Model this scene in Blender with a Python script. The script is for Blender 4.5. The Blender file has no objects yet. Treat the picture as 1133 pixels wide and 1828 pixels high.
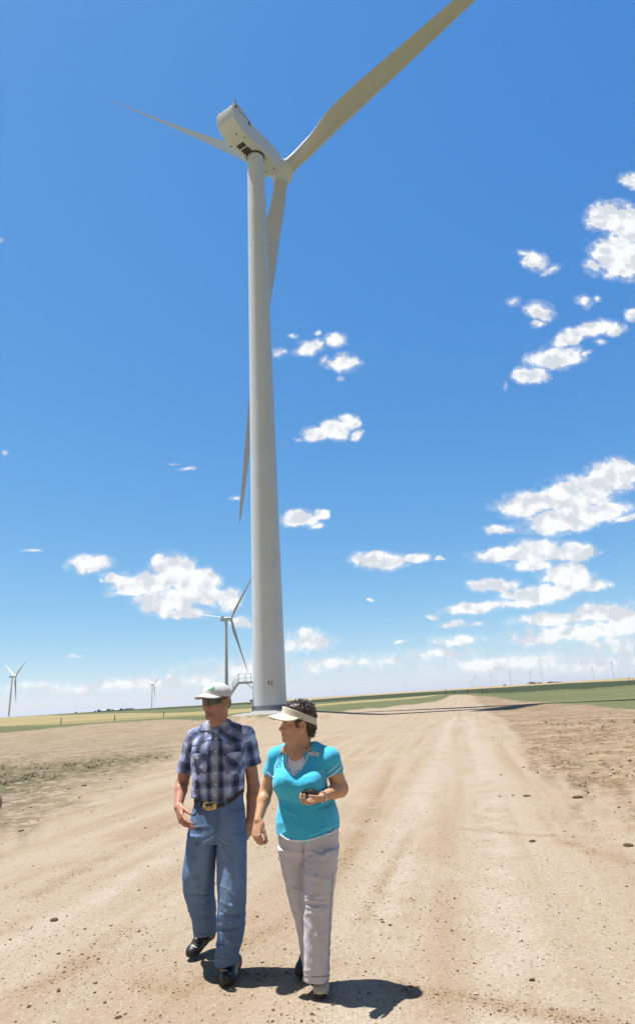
import bpy, math, random
import numpy as np
from mathutils import Vector, Matrix
R = math.radians
SC = bpy.context.scene
COL = SC.collection
# ------------------------------------------------------------------ camera, sky, sun, exposure
PW, PH, PPX, FPX, EYE = 1133, 1828, 603.0, 1069.0, 1.62
ROLL = R(3.64)
PITCH = math.atan((1242.7 - PH / 2) * math.cos(ROLL) / FPX)
CF = np.array([0, math.cos(PITCH), math.sin(PITCH)])
_U = np.array([0, -math.sin(PITCH), math.cos(PITCH)])
_R = np.array([1.0, 0, 0])
CX = math.cos(ROLL) * _R - math.sin(ROLL) * _U
CY = math.sin(ROLL) * _R + math.cos(ROLL) * _U
CC = np.array([0, 0, EYE])
cam_data = bpy.data.cameras.new('camera')
cam = bpy.data.objects.new('camera', cam_data)
COL.objects.link(cam)
cam_data.sensor_fit = 'VERTICAL'
cam_data.sensor_height = 36
cam_data.lens = FPX / PH * 36
cam_data.shift_x = -(PPX - PW / 2) / PH
cam_data.clip_start = 0.05
cam_data.clip_end = 60000
m = Matrix.Identity(4)
for i in range(3):
    m[i][0], m[i][1], m[i][2], m[i][3] = CX[i], CY[i], -CF[i], CC[i]
cam.matrix_world = m
SC.camera = cam

SUN_EL, SUN_AZ = R(72.5), math.atan2(-0.98, 0.20)      # azimuth clockwise from +Y
SUN = Vector((math.sin(SUN_AZ) * math.cos(SUN_EL), math.cos(SUN_AZ) * math.cos(SUN_EL), math.sin(SUN_EL)))
sd = bpy.data.lights.new('sun', 'SUN')
sd.energy = 5.0
sd.angle = R(0.53)
sd.color = (1.0, 0.965, 0.92)
so = bpy.data.objects.new('sun', sd)
COL.objects.link(so)
so.rotation_euler = SUN.to_track_quat('Z', 'Y').to_euler()
so.location = (-30, 10, 60)
SC.view_settings.view_transform = 'Standard'
SC.view_settings.look = 'None'
SC.view_settings.exposure = 0.82
SC.view_settings.gamma = 1.0
SC.cycles.use_denoising = True
SC.cycles.max_bounces = 8

def ray(px, py):
    return CF + CX * (px - PPX) / FPX - CY * (py - PH / 2) / FPX
def at(px, py, yd):
    d = ray(px, py)
    return CC + d * (yd / d[1])
def scale_at(p):                       # photograph pixels per metre at a point
    return FPX / float((np.asarray(p) - CC) @ CF)

# clouds: (x, y, rx, ry, rotation, strength) read off the photograph, turned into directions
CLOUDS = [
 (550,620,27,14,-15,1),(565,593,9,5,-10,.6),(598,609,20,14,-5,.95),(613,649,27,17,0,.9),(498,630,11,10,30,.55),(580,643,9,8,0,.4),(609,679,8,5,0,.4),(523,600,8,4,0,.5),
 (566,774,25,14,8,1.1),(598,768,32,19,0,1.15),(624,755,19,15,10,1.1),(638,776,12,9,-45,.8),(533,783,9,4,0,.5),
 (335,838,17,4,-5,.55),(307,829,9,2.5,0,.4),(533,926,36,16,0,1.15),(572,919,14,11,0,1),(562,938,18,6,0,.6),
 (678,1001,52,17,0,1.15),(738,997,32,9,-5,1),(790,996,9,4,0,.9),(650,1003,24,10,0,.9),
 (161,1007,41,17,0,1.2),(58,983,15,3,0,.7),
 (312,1018,38,30,0,1.2),(352,1040,42,28,0,1.2),(255,1040,58,22,0,1.15),(300,1072,62,24,0,1.1),(330,1094,46,11,0,1.1),(284,999,9,16,0,.9),(408,1068,26,20,0,.95),(434,1108,22,13,0,1.05),(208,1032,28,8,0,.9),(368,1064,30,20,0,1),(182,1034,7,4,0,.6),(230,1058,40,8,0,.8),
 (1127,323,22,15,20,1),(1078,384,36,25,-30,1.1),(1120,400,32,40,0,1.15),(1105,456,54,40,0,1.15),(1060,475,18,16,0,.6),
 (953,467,26,17,35,.85),(982,482,20,7,-25,.6),(935,455,12,7,0,.5),(962,556,27,17,20,.85),(960,575,16,9,0,.7),(1040,540,16,12,30,.65),(912,540,15,8,-20,.45),(1062,532,8,6,0,.45),
 (944,670,35,15,-3,1.1),(990,638,50,21,-8,1.15),(1015,602,38,15,-25,.95),(1065,585,38,14,-10,.95),(1097,588,20,14,-20,.95),(1125,562,14,11,-20,.9),(1070,610,12,5,0,.4),(900,685,6,9,0,.35),(1045,630,14,6,-20,.6),
 (950,897,66,24,-10,1.15),(1030,880,78,34,-15,1.2),(1090,850,58,29,-12,1.2),(1005,930,78,24,-6,1.15),(1065,915,64,20,-10,1.1),(893,946,30,9,3,1),(1112,924,24,7,0,.9),(930,905,40,14,0,1),
 (898,990,56,13,-3,1.15),(962,983,48,22,0,1.2),(1022,987,38,19,0,1.2),(948,1006,46,12,0,1.1),(1072,986,8,4,0,.5),
 (1012,1030,46,28,0,1.2),(960,1062,66,18,-6,1.15),(880,1045,46,14,-2,1.15),(846,1086,62,11,-5,1.1),(1062,1045,32,11,-5,1),(935,1077,66,10,-4,.9),(772,1102,10,6,0,.8),
 (975,1105,60,13,-3,1.05),(1068,1093,64,18,-5,1.05),(1125,1108,60,24,0,.95),(1040,1128,140,22,-4,.72),(960,1142,60,10,-3,.75),(1110,1150,90,26,0,.5),
 (550,1143,48,22,0,.75),(545,1128,24,12,0,.8),(600,1185,110,14,-4,.56),(812,1114,30,6,-3,.85),(850,1113,16,4,0,.7),(812,1142,52,11,-3,.75),(800,1165,90,14,-3,.5),(690,1180,120,16,-4,.4),(660,1070,9,4,0,.6),(714,1145,14,4,0,.5),
 (440,1195,120,22,-3,.56),(250,1222,220,13,-3,.6),(60,1226,120,9,-3,.36),(130,1172,12,3,0,.4),(423,888,12,4,-10,.5),(8,808,9,5,0,.45),(2,428,4,5,0,.4),(905,1185,150,20,-4,.56),(1060,1185,120,18,-4,.56),
]
wd = bpy.data.worlds.new('World')
SC.world = wd
wd.use_nodes = True
nt = wd.node_tree
nt.nodes.clear()
def wn(tp, **kw):
    n = nt.nodes.new(tp)
    for k, v in kw.items():
        setattr(n, k, v)
    return n
def wm(op, a, b=None, c=None, clamp=False):
    n = wn('ShaderNodeMath', operation=op, use_clamp=clamp)
    for i, v in enumerate((a, b, c)):
        if v is None:
            continue
        if isinstance(v, (int, float)):
            n.inputs[i].default_value = v
        else:
            nt.links.new(v, n.inputs[i])
    return n.outputs[0]
def ss(x, a, b):
    n = wn('ShaderNodeMapRange', interpolation_type='SMOOTHSTEP')
    nt.links.new(x, n.inputs[0])
    n.inputs[1].default_value, n.inputs[2].default_value = a, b
    return n.outputs[0]
sky = wn('ShaderNodeTexSky', sky_type='NISHITA', sun_disc=False, sun_elevation=SUN_EL, sun_rotation=SUN_AZ)
sky.altitude = 1400
sky.air_density = 1.0
sky.dust_density = 0.6
sky.ozone_density = 2.0
sky.name = 'sky'
ssep = wn('ShaderNodeSeparateColor')
nt.links.new(sky.outputs[0], ssep.inputs[0])
scol = wn('ShaderNodeCombineColor')               # colour balance of the camera: deeper blue, softer horizon
for i, (g_, e_) in enumerate(((.54, 1.20), (1.25, .76), (3.0, .36))):
    nt.links.new(wm('MULTIPLY', wm('POWER', ssep.outputs[i], e_), g_), scol.inputs[i])
tc = wn('ShaderNodeTexCoord')
sx = wn('ShaderNodeSeparateXYZ')
nt.links.new(tc.outputs['Generated'], sx.inputs[0])
yy = wm('MAXIMUM', sx.outputs[1], 0.05)
u = wm('DIVIDE', sx.outputs[0], yy)
v = wm('DIVIDE', sx.outputs[2], yy)
cv = wn('ShaderNodeCombineXYZ')
nt.links.new(u, cv.inputs[0])
nt.links.new(v, cv.inputs[1])
# billowing warp of the sky coordinates, then nearest cloud mass
wz = wn('ShaderNodeTexNoise')
wz.inputs['Scale'].default_value = 26
wz.inputs['Detail'].default_value = 3
nt.links.new(cv.outputs[0], wz.inputs['Vector'])
wsub = wn('ShaderNodeVectorMath', operation='SUBTRACT')
nt.links.new(wz.outputs['Color'], wsub.inputs[0])
wsub.inputs[1].default_value = (.5, .5, .5)
wma = wn('ShaderNodeVectorMath', operation='MULTIPLY_ADD')
nt.links.new(wsub.outputs[0], wma.inputs[0])
wma.inputs[1].default_value = (.030, .018, 0)
nt.links.new(cv.outputs[0], wma.inputs[2])
acc, warp = None, wma.outputs[0]
for ci, (x, y, rx, ry, ro, st) in enumerate(CLOUDS):
    if ci and ci % 8 == 0:                    # batches, so that the shader compiler handles them one after another
        ch = wn('ShaderNodeVectorMath', operation='MULTIPLY_ADD')
        nt.links.new(acc, ch.inputs[0])
        ch.inputs[1].default_value = (1e-7, 1e-7, 0)
        nt.links.new(wma.outputs[0], ch.inputs[2])
        warp = ch.outputs[0]
    def uv(a, b):
        d = ray(a, b)
        return d[0] / d[1], d[2] / d[1]
    th = R(ro)
    u0, v0 = uv(x, y)
    u1, v1 = uv(x + rx * math.cos(th), y + rx * math.sin(th))
    u2, v2 = uv(x - ry * math.sin(th), y + ry * math.cos(th))
    a, b = math.hypot(u1 - u0, v1 - v0) * 1.19, math.hypot(u2 - u0, v2 - v0) * 1.20
    mp = wn('ShaderNodeMapping', vector_type='TEXTURE')
    nt.links.new(warp, mp.inputs[0])
    mp.inputs['Location'].default_value = (u0, v0, 0)
    mp.inputs['Rotation'].default_value = (0, 0, math.atan2(v1 - v0, u1 - u0))
    mp.inputs['Scale'].default_value = (a, b, 1)
    ln = wn('ShaderNodeVectorMath', operation='LENGTH')
    nt.links.new(mp.outputs[0], ln.inputs[0])
    w = wm('MULTIPLY_ADD', ln.outputs['Value'], -0.95 * st, st * 0.95)
    acc = w if acc is None else wm('MAXIMUM', acc, w)
def cloud_noise(vec, scale, detail, rough):
    n = wn('ShaderNodeTexNoise')
    n.inputs['Scale'].default_value = scale
    n.inputs['Detail'].default_value = detail
    n.inputs['Roughness'].default_value = rough
    nt.links.new(vec, n.inputs['Vector'])
    return n.outputs[0]
n1 = cloud_noise(cv.outputs[0], 44, 8, .60)
dens = wm('ADD', wm('MULTIPLY_ADD', acc, 1.45, -.16), wm('MULTIPLY', wm('SUBTRACT', n1, .5), 1.75))
front = ss(sx.outputs[1], .06, .2)
fringe = wm('MULTIPLY', ss(dens, -.34, .30), .34)               # thin veil round the dense core
alpha = wm('MULTIPLY', wm('MAXIMUM', ss(dens, .0, .46), fringe), front)
alpha = wm('MULTIPLY', alpha, ss(acc, -.28, .12))
# relief of the cloud: density here against density a little towards the sun
off = wn('ShaderNodeVectorMath', operation='ADD')
nt.links.new(cv.outputs[0], off.inputs[0])
off.inputs[1].default_value = (-.007, .014, 0)
n2 = cloud_noise(off.outputs[0], 24, 4, .5)
n3 = cloud_noise(cv.outputs[0], 24, 4, .5)
rel = wm('SUBTRACT', n3, n2)
lit = wm('ADD', wm('MULTIPLY', rel, 1.7), wm('ADD', .92, wm('MULTIPLY', ss(acc, 0.0, .9), -.02)))
lit = wm('MINIMUM', wm('MAXIMUM', lit, .76), 1.0)
ccol = wn('ShaderNodeCombineColor')
nt.links.new(wm('POWER', lit, 1.25), ccol.inputs[0])
nt.links.new(wm('POWER', lit, 1.08), ccol.inputs[1])
nt.links.new(wm('POWER', lit, .85), ccol.inputs[2])
cs = wn('ShaderNodeVectorMath', operation='SCALE')
nt.links.new(ccol.outputs[0], cs.inputs[0])
CLOUD_GAIN = cs.inputs['Scale']
mix = wn('ShaderNodeMix', data_type='RGBA')
nt.links.new(wm('MULTIPLY', alpha, .96), mix.inputs[0])
nt.links.new(scol.outputs[0], mix.inputs[6])
nt.links.new(cs.outputs[0], mix.inputs[7])
# unseen sky behind the camera, greyed and dimmed to neutralise the shadow fill
back = ss(sx.outputs[1], .25, -.35)
lum = wn('ShaderNodeRGBToBW')
nt.links.new(mix.outputs[2], lum.inputs[0])
grey = wn('ShaderNodeCombineColor')
for i, k in enumerate((.60, .68, .80)):
    nt.links.new(wm('MULTIPLY', lum.outputs[0], k), grey.inputs[i])
mix2 = wn('ShaderNodeMix', data_type='RGBA')
nt.links.new(back, mix2.inputs[0])
nt.links.new(mix.outputs[2], mix2.inputs[6])
nt.links.new(grey.outputs[0], mix2.inputs[7])
bg = wn('ShaderNodeBackground')
bg.inputs[1].default_value = 0.0845
CLOUD_GAIN.default_value = 0.575 / 0.0845
nt.links.new(mix2.outputs[2], bg.inputs[0])
wo = wn('ShaderNodeOutputWorld')
nt.links.new(bg.outputs[0], wo.inputs[0])
wd.cycles.sampling_method = 'MANUAL'
wd.cycles.sample_map_resolution = 512
# ------------------------------------------------------------------ helpers
def tag(o, label=None, cat=None, group=None, kind=None):
    if label: o['label'] = label
    if cat: o['category'] = cat
    if group: o['group'] = group
    if kind: o['kind'] = kind
    return o
def empty(name, loc=(0, 0, 0), rz=0.0):
    o = bpy.data.objects.new(name, None)
    COL.objects.link(o)
    o.location = loc
    o.rotation_euler = (0, 0, rz)
    o.empty_display_size = .2
    return o
def mesh_obj(name, V, F, mats, parent=None, smooth=True, fm=None, attrs=None, sharp=None):
    """V (n,3) array, F list/array of faces, one mesh object"""
    me = bpy.data.meshes.new(name)
    V = np.asarray(V, dtype=np.float32)
    if isinstance(F, np.ndarray):
        k = F.shape[1]
        me.vertices.add(len(V)); me.vertices.foreach_set('co', V.ravel())
        me.loops.add(F.size); me.loops.foreach_set('vertex_index', F.ravel().astype(np.int32))
        me.polygons.add(len(F)); me.polygons.foreach_set('loop_start', np.arange(0, F.size, k, dtype=np.int32))
        me.update(calc_edges=True)
    else:
        me.from_pydata(V.tolist(), [], [tuple(f) for f in F])
    if fm is not None:
        me.polygons.foreach_set('material_index', np.asarray(fm, dtype=np.int32))
    me.polygons.foreach_set('use_smooth', np.full(len(me.polygons), smooth))
    for nm, arr in (attrs or {}).items():
        a = me.attributes.new(nm, 'FLOAT_COLOR', 'POINT')
        arr = np.asarray(arr, dtype=np.float32)
        if arr.shape[1] == 3:
            arr = np.concatenate([arr, np.ones((len(arr), 1), np.float32)], 1)
        a.data.foreach_set('color', arr.ravel())
    me.validate()
    me.update()
    for mt in (mats if isinstance(mats, (list, tuple)) else [mats]):
        me.materials.append(mt)
    o = bpy.data.objects.new(name, me)
    COL.objects.link(o)
    if parent is not None:
        o.parent = parent
    if sharp is not None:
        try:
            me.set_sharp_from_angle(angle=R(sharp))
        except Exception:
            pass
    return o
class MB:
    """collects shapes into one mesh"""
    def __init__(s): s.v, s.f, s.n = [], [], 0
    def add(s, V, F):
        V = np.asarray(V, float)
        s.v.append(V); s.f += [tuple(int(i) + s.n for i in f) for f in F]; s.n += len(V)
    def box(s, c, d, M=None, bev=0.0):
        c, d = np.asarray(c, float), np.asarray(d, float) / 2
        if bev > 0:
            bev = min(bev, min(d) * .95)
            pts, fs = [], []
            bm = __import__('bmesh').new()
            __import__('bmesh').ops.create_cube(bm, size=1)
            for vv in bm.verts: vv.co = Vector([vv.co[i] * 2 * d[i] for i in range(3)])
            __import__('bmesh').ops.bevel(bm, geom=list(bm.edges), offset=bev, segments=2, affect='EDGES', profile=.5)
            bm.verts.index_update()
            V = np.array([vv.co[:] for vv in bm.verts]); fs = [[vv.index for vv in f.verts] for f in bm.faces]
            bm.free()
        else:
            V = np.array([[i * d[0], j * d[1], k * d[2]] for k in (-1, 1) for j in (-1, 1) for i in (-1, 1)])
            fs = [(0, 2, 3, 1), (4, 5, 7, 6), (0, 1, 5, 4), (2, 6, 7, 3), (0, 4, 6, 2), (1, 3, 7, 5)]
        if M is not None: V = V @ np.asarray(M, float).T
        s.add(V + c, fs)
    def tube(s, pts, r, n=8, caps=True):
        pts = np.asarray(pts, float); rr = np.broadcast_to(np.asarray(r, float), (len(pts),))
        rings = []
        ref = None
        for i, p in enumerate(pts):
            t = pts[min(i + 1, len(pts) - 1)] - pts[max(i - 1, 0)]
            t = t / (np.linalg.norm(t) + 1e-12)
            if ref is None: ref = np.array([0, 0, 1.]) if abs(t[2]) < .9 else np.array([1., 0, 0])
            a = np.cross(t, ref); a /= np.linalg.norm(a) + 1e-12
            b = np.cross(a, t)
            ref = b
            an = np.arange(n) * 2 * np.pi / n
            rings.append(p + rr[i] * (np.cos(an)[:, None] * a + np.sin(an)[:, None] * b))
        V = np.concatenate(rings); F = []
        for i in range(len(pts) - 1):
            for j in range(n):
                F.append((i * n + j, i * n + (j + 1) % n, (i + 1) * n + (j + 1) % n, (i + 1) * n + j))
        if caps:
            F.append(tuple(range(n))[::1]); F.append(tuple((len(pts) - 1) * n + j for j in range(n))[::-1])
        s.add(V, F)
    def loft(s, rings, cap=True):
        n = len(rings[0]); V = np.concatenate([np.asarray(r_, float) for r_ in rings]); F = []
        for i in range(len(rings) - 1):
            for j in range(n):
                F.append((i * n + j, i * n + (j + 1) % n, (i + 1) * n + (j + 1) % n, (i + 1) * n + j))
        if cap:
            F.append(tuple(range(n))[::-1]); F.append(tuple((len(rings) - 1) * n + j for j in range(n)))
        s.add(V, F)
    def build(s, name, mat, parent=None, smooth=True, sharp=35):
        o = mesh_obj(name, np.concatenate(s.v), s.f, mat, parent, smooth, sharp=sharp)
        import bmesh
        bm = bmesh.new(); bm.from_mesh(o.data); bmesh.ops.recalc_face_normals(bm, faces=list(bm.faces)); bm.to_mesh(o.data); bm.free()
        if smooth and sharp is not None: o.data.set_sharp_from_angle(angle=R(sharp))
        return o
def smooth01(x, a, b):
    t = np.clip((np.asarray(x, float) - a) / (b - a), 0, 1)
    return t * t * (3 - 2 * t)
_rs = np.random.RandomState(7)
_LAT = _rs.rand(64, 64, 64).astype(np.float32)
def noise3(P, freq=1.0, seed=0):
    """value noise, -1..1, P (n,3)"""
    q = np.asarray(P, np.float32) * np.asarray(freq, np.float32) + seed * 17.31
    i = np.floor(q).astype(np.int64); f = q - i; f = f * f * (3 - 2 * f)
    i &= 63; j = (i + 1) & 63
    x0, y0, z0, x1, y1, z1 = i[:, 0], i[:, 1], i[:, 2], j[:, 0], j[:, 1], j[:, 2]
    fx, fy, fz = f[:, 0], f[:, 1], f[:, 2]
    L = _LAT
    a = (L[x0, y0, z0] * (1 - fx) + L[x1, y0, z0] * fx) * (1 - fy) + (L[x0, y1, z0] * (1 - fx) + L[x1, y1, z0] * fx) * fy
    b = (L[x0, y0, z1] * (1 - fx) + L[x1, y0, z1] * fx) * (1 - fy) + (L[x0, y1, z1] * (1 - fx) + L[x1, y1, z1] * fx) * fy
    return (a * (1 - fz) + b * fz) * 2 - 1
def fbm(P, freq=1.0, oct=4, seed=0, gain=.5):
    s, a, fr, t = 0, 1.0, np.asarray(freq, float), 0
    for o in range(oct):
        s = s + a * noise3(P, fr, seed + o); t += a; a *= gain; fr = fr * 2.03
    return s / t
# materials
def mat(name, color=(.5, .5, .5), rough=.6, metal=0.0, attr=None, nscale=0, namt=.15, bump=0, bscale=60, spec=.5, coat=0, sheen=0, bdist=.004, sss=0):
    mt = bpy.data.materials.new(name); mt.use_nodes = True
    n, l = mt.node_tree.nodes, mt.node_tree.links
    p = n['Principled BSDF']
    p.inputs['Roughness'].default_value = rough
    p.inputs['Metallic'].default_value = metal
    p.inputs['Specular IOR Level'].default_value = spec
    p.inputs['Coat Weight'].default_value = coat
    p.inputs['Sheen Weight'].default_value = sheen
    if sss:
        p.inputs['Subsurface Weight'].default_value = sss
        p.inputs['Subsurface Radius'].default_value = (.012, .005, .003)
        p.inputs['Subsurface Scale'].default_value = 1
    t = n.new('ShaderNodeTexCoord')
    if attr:
        a = n.new('ShaderNodeAttribute'); a.attribute_name = attr; src = a.outputs['Color']
    else:
        c = n.new('ShaderNodeRGB'); c.outputs[0].default_value = (*color, 1); src = c.outputs[0]
    if nscale:
        z = n.new('ShaderNodeTexNoise'); z.inputs['Scale'].default_value = nscale; z.inputs['Detail'].default_value = 5
        l.new(t.outputs['Object'], z.inputs['Vector'])
        mr = n.new('ShaderNodeMapRange'); mr.inputs[1].default_value = .3; mr.inputs[2].default_value = .7
        mr.inputs[3].default_value = 1 - namt; mr.inputs[4].default_value = 1 + namt * .6
        l.new(z.outputs[0], mr.inputs[0])
        vm = n.new('ShaderNodeVectorMath'); vm.operation = 'SCALE'
        l.new(src, vm.inputs[0]); l.new(mr.outputs[0], vm.inputs['Scale']); src = vm.outputs[0]
    l.new(src, p.inputs['Base Color'])
    if bump:
        z2 = n.new('ShaderNodeTexNoise'); z2.inputs['Scale'].default_value = bscale; z2.inputs['Detail'].default_value = 4
        l.new(t.outputs['Object'], z2.inputs['Vector'])
        b = n.new('ShaderNodeBump'); b.inputs['Strength'].default_value = bump; b.inputs['Distance'].default_value = bdist
        l.new(z2.outputs[0], b.inputs['Height']); l.new(b.outputs[0], p.inputs['Normal'])
    return mt

# ------------------------------------------------------------------ terrain
TB = np.array([-10.78, 84.5])                    # foot of the large turbine
def terrain(x, y):
    x, y = np.asarray(x, float), np.asarray(y, float)
    d = np.hypot(x - TB[0], y - TB[1])
    dip = -1.0 * smooth01(y, 24, 66) * (1 - smooth01(y, 100, 190))
    dip = dip * (1 - smooth01(-x, 15, 45) * .55)
    z = dip * smooth01(d, 3.5, 17)
    far = np.hypot(x, y)
    z = z + 1.0 * smooth01(far, 400, 1500) * (0.5 + .5 * np.sin(x / 900.0 + 1.0))
    return z
def hit(px, py):
    d = ray(px, py)
    t = 1.0; last = 0
    for i in range(4000):
        p = CC + d * t
        if p[2] < terrain(p[0], p[1]):
            lo, hi = last, t
            for k in range(30):
                mid = (lo + hi) / 2; p = CC + d * mid
                if p[2] < terrain(p[0], p[1]): hi = mid
                else: lo = mid
            return CC + d * hi
        last = t; t *= 1.006
        if t > 30000: break
    return CC + d * 9000
def bound(pts):
    w = np.array([hit(*p) for p in pts]); az = np.arctan2(w[:, 0], w[:, 1]); r = np.log(np.hypot(w[:, 0], w[:, 1]))
    o = np.argsort(az); return az[o], r[o]
def polar_grid():
    rr = [0.35]
    while rr[-1] < 28000:
        r_ = rr[-1]
        k = 1.0075 if r_ < 40 else (1.010 if r_ < 1500 else 1.05)
        rr.append(r_ * k if r_ > 1.6 else r_ + .06)
    rr = np.array(rr)
    fr = np.linspace(R(-42), R(40), 820)
    bk = np.linspace(R(40), R(318), 70)[1:-1]
    return rr, np.concatenate([fr, bk])
rr, aa = polar_grid()
nR, nA = len(rr), len(aa)
Rg, Ag = np.meshgrid(rr, aa, indexing='ij')
gx, gy = (Rg * np.sin(Ag)).ravel(), (Rg * np.cos(Ag)).ravel()
gz = terrain(gx, gy)
az = ((Ag.ravel() + math.pi) % (2 * math.pi)) - math.pi
lr = np.log(Rg.ravel())
P2 = np.stack([gx, gy, np.zeros_like(gx)], 1)
def zone(pts, soft=.03, nz=.02, nf=.12, seed=1):
    a, r_ = bound(pts)
    rb = np.interp(az, a, r_)
    return smooth01(lr - rb + nz * fbm(np.stack([az * 60, lr * 10, 0 * lr], 1), 1.0, 4, seed), -soft, soft)
Z_grass = zone([(0,1309),(60,1303),(140,1295),(230,1288),(330,1284),(440,1279),(520,1277),(560,1273),(620,1268),(680,1263),(740,1257),(780,1251),(800,1244),(806,1241),(815,1240.3),(836,1240.3),(844,1241),(860,1243),(884,1245),(911,1250),(960,1254),(1013,1257),(1069,1260),(1133,1266)], .05, .07)
Z_goldn = zone([(0,1297),(109,1293),(205,1287),(292,1281),(340,1278.5),(400,1276),(440,1271),(500,1269),(560,1262),(640,1254),(700,1250),(760,1245),(800,1239),(850,1238),(900,1236)], .03, .03, seed=2)
Z_goldf = zone([(0,1280),(109,1277),(205,1273.5),(292,1273),(340,1271),(440,1265),(500,1262),(560,1258.5),(640,1251),(700,1247.5),(760,1242),(800,1238.5),(850,1238),(900,1236)], .03, .03, seed=3)
Z_cloudshade = zone([(0,1279),(109,1275.5),(205,1270),(292,1266),(340,1263.5),(440,1257.5),(512,1257),(560,1254.5),(640,1249),(720,1244.5),(800,1239),(850,1238),(911,1237),(960,1234),(1013,1231),(1070,1228),(1124,1224)], .05, .05, seed=4)
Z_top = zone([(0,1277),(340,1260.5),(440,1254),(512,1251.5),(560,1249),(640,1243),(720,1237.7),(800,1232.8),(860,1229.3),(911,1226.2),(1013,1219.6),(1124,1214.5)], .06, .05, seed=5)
Z_rough = zone([(837,1240),(873,1270),(928,1338),(982,1387),(1027,1415),(1080,1432),(1133,1448)], .28, .40, seed=6) * (az > math.atan2(*hit(838, 1242)[:2]))
Z_road = zone([(0,1309),(120,1330),(200,1345),(330,1400),(420,1520),(500,1700),(560,1840)], .3, .2, seed=7)
Z_lp = zone([(0,1424),(100,1399),(200,1374),(310,1351)], .10, .16, seed=8) * (1 - zone([(0,1366),(100,1360),(200,1350),(310,1345)], .10, .10, seed=9)) * (az < math.atan2(*hit(312, 1350)[:2]))
Z_lb = zone([(0,1500),(120,1440),(230,1390),(330,1345),(420,1300)], .25, .2, seed=10) * (az < math.atan2(*hit(430, 1300)[:2]))
front_m = (np.abs(az) < R(44))
for z_ in (Z_rough, Z_lp, Z_lb): z_ *= front_m
grass = Z_grass
gold = Z_grass * Z_goldn * (1 - Z_goldf)
dark = Z_grass * Z_cloudshade * (1 - Z_top)  # cloud shadow across the far field, painted into the ground colour
tops = Z_grass * Z_top
near = 1 - smooth01(Rg.ravel(), 18, 40)
n_mid = fbm(P2, 1.6, 4, 21)
n_fin = fbm(P2, 7.0, 3, 22)
amp = (.002 + .030 * Z_rough + .014 * Z_lb + .02 * Z_lp)
gz = gz + near * (amp * n_mid + (.003 + .016 * Z_rough + .006 * Z_lb) * n_fin + (.035 * Z_rough + .012 * Z_lb + .015 * Z_lp) * np.clip(fbm(P2, 4.0, 3, 23) - .12, 0, 1) * 2)
# wheel ruts along the road and across the pad, a few centimetres deep
rd = hit(825, 1242); rdir = np.array([rd[0], rd[1]]) / math.hypot(rd[0], rd[1])
lat = gx * rdir[1] - gy * rdir[0]
alo = gx * rdir[0] + gy * rdir[1]
wob = .12 * fbm(np.stack([alo * .12, lat * .3, 0 * lat], 1), 1.0, 3, 31)
rut = np.zeros_like(gx)
for c_ in (-0.9, 0.55, 2.2, -2.3):
    rut += np.exp(-((lat + wob - c_) / .16) ** 2)
pdir = np.array([math.sin(R(13)), math.cos(R(13))])
lat2 = gx * pdir[1] - gy * pdir[0] + .18 * fbm(np.stack([gx * .2, gy * .2, 0 * gx], 1), 1.0, 3, 33)
rut2 = np.zeros_like(gx)
for c_ in (-2.4, -3.2, -4.4, -5.6, -7.5):
    rut2 += np.exp(-((lat2 - c_) / .2) ** 2)
leftness = 1 - smooth01(gx + 0.1 * gy, -1.2, .6)
gz = gz - near * .007 * rut * (1 - leftness) - near * .009 * rut2 * leftness
idx = np.arange(nR * nA).reshape(nR, nA)
a0 = idx[:-1, :]; b0 = np.roll(idx, -1, 1)[:-1, :]; a1 = idx[1:, :]; b1 = np.roll(idx, -1, 1)[1:, :]
quads = np.stack([a0, a1, b1, b0], -1).reshape(-1, 4)
def band(pts, w, seed):
    q = np.array([hit(*p)[:2] for p in pts]); d = np.full(len(gx), 1e3); m_ = (np.abs(az) < R(45)) & (lr < math.log(60)); X_ = np.stack([gx, gy], 1)[m_]; dm = np.full(len(X_), 1e3)
    for a_, b_ in zip(q[:-1], q[1:]):
        e_ = b_ - a_; t_ = np.clip(((X_ - a_) @ e_) / (e_ @ e_), 0, 1); dm = np.minimum(dm, np.linalg.norm(X_ - a_ - t_[:, None] * e_, axis=1))
    d[m_] = dm
    return np.exp(-(d / w) ** 2) * np.clip(.75 + 1.1 * fbm(P2, 5.0, 4, seed), 0, 1)
Z_or = np.zeros_like(gx)
for pts_, w_ in (([(-40, 1790), (60, 1760), (160, 1715), (230, 1660)], .13), ([(250, 1752), (330, 1768), (380, 1742), (470, 1735), (560, 1738)], .10), ([(430, 1690), (520, 1640), (600, 1560), (650, 1470), (700, 1370)], .10), ([(640, 1725), (740, 1768), (860, 1790), (1000, 1812), (1140, 1838)], .09), ([(650, 1640), (690, 1560), (735, 1480)], .07), ([(1000, 1500), (1080, 1530), (1140, 1545)], .10), ([(830, 1480), (950, 1490), (1140, 1500)], .06), ([(60, 1600), (160, 1545), (330, 1465)], .12)):
    Z_or = np.maximum(Z_or, band(pts_, w_, 44))
Z_pale = np.zeros_like(gx)
for pts_, w_ in (([(-30, 1712), (170, 1610), (330, 1510), (470, 1400), (560, 1330)], .22), ([(640, 1828), (720, 1500), (790, 1330), (815, 1262)], .30), ([(930, 1828), (890, 1500), (850, 1330), (830, 1262)], .30), ([(-30, 1790), (200, 1690), (330, 1600)], .14)):
    Z_pale = np.maximum(Z_pale, band(pts_, w_, 45))
track = np.clip(rut * (1 - leftness) + rut2 * leftness, 0, 1)
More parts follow.
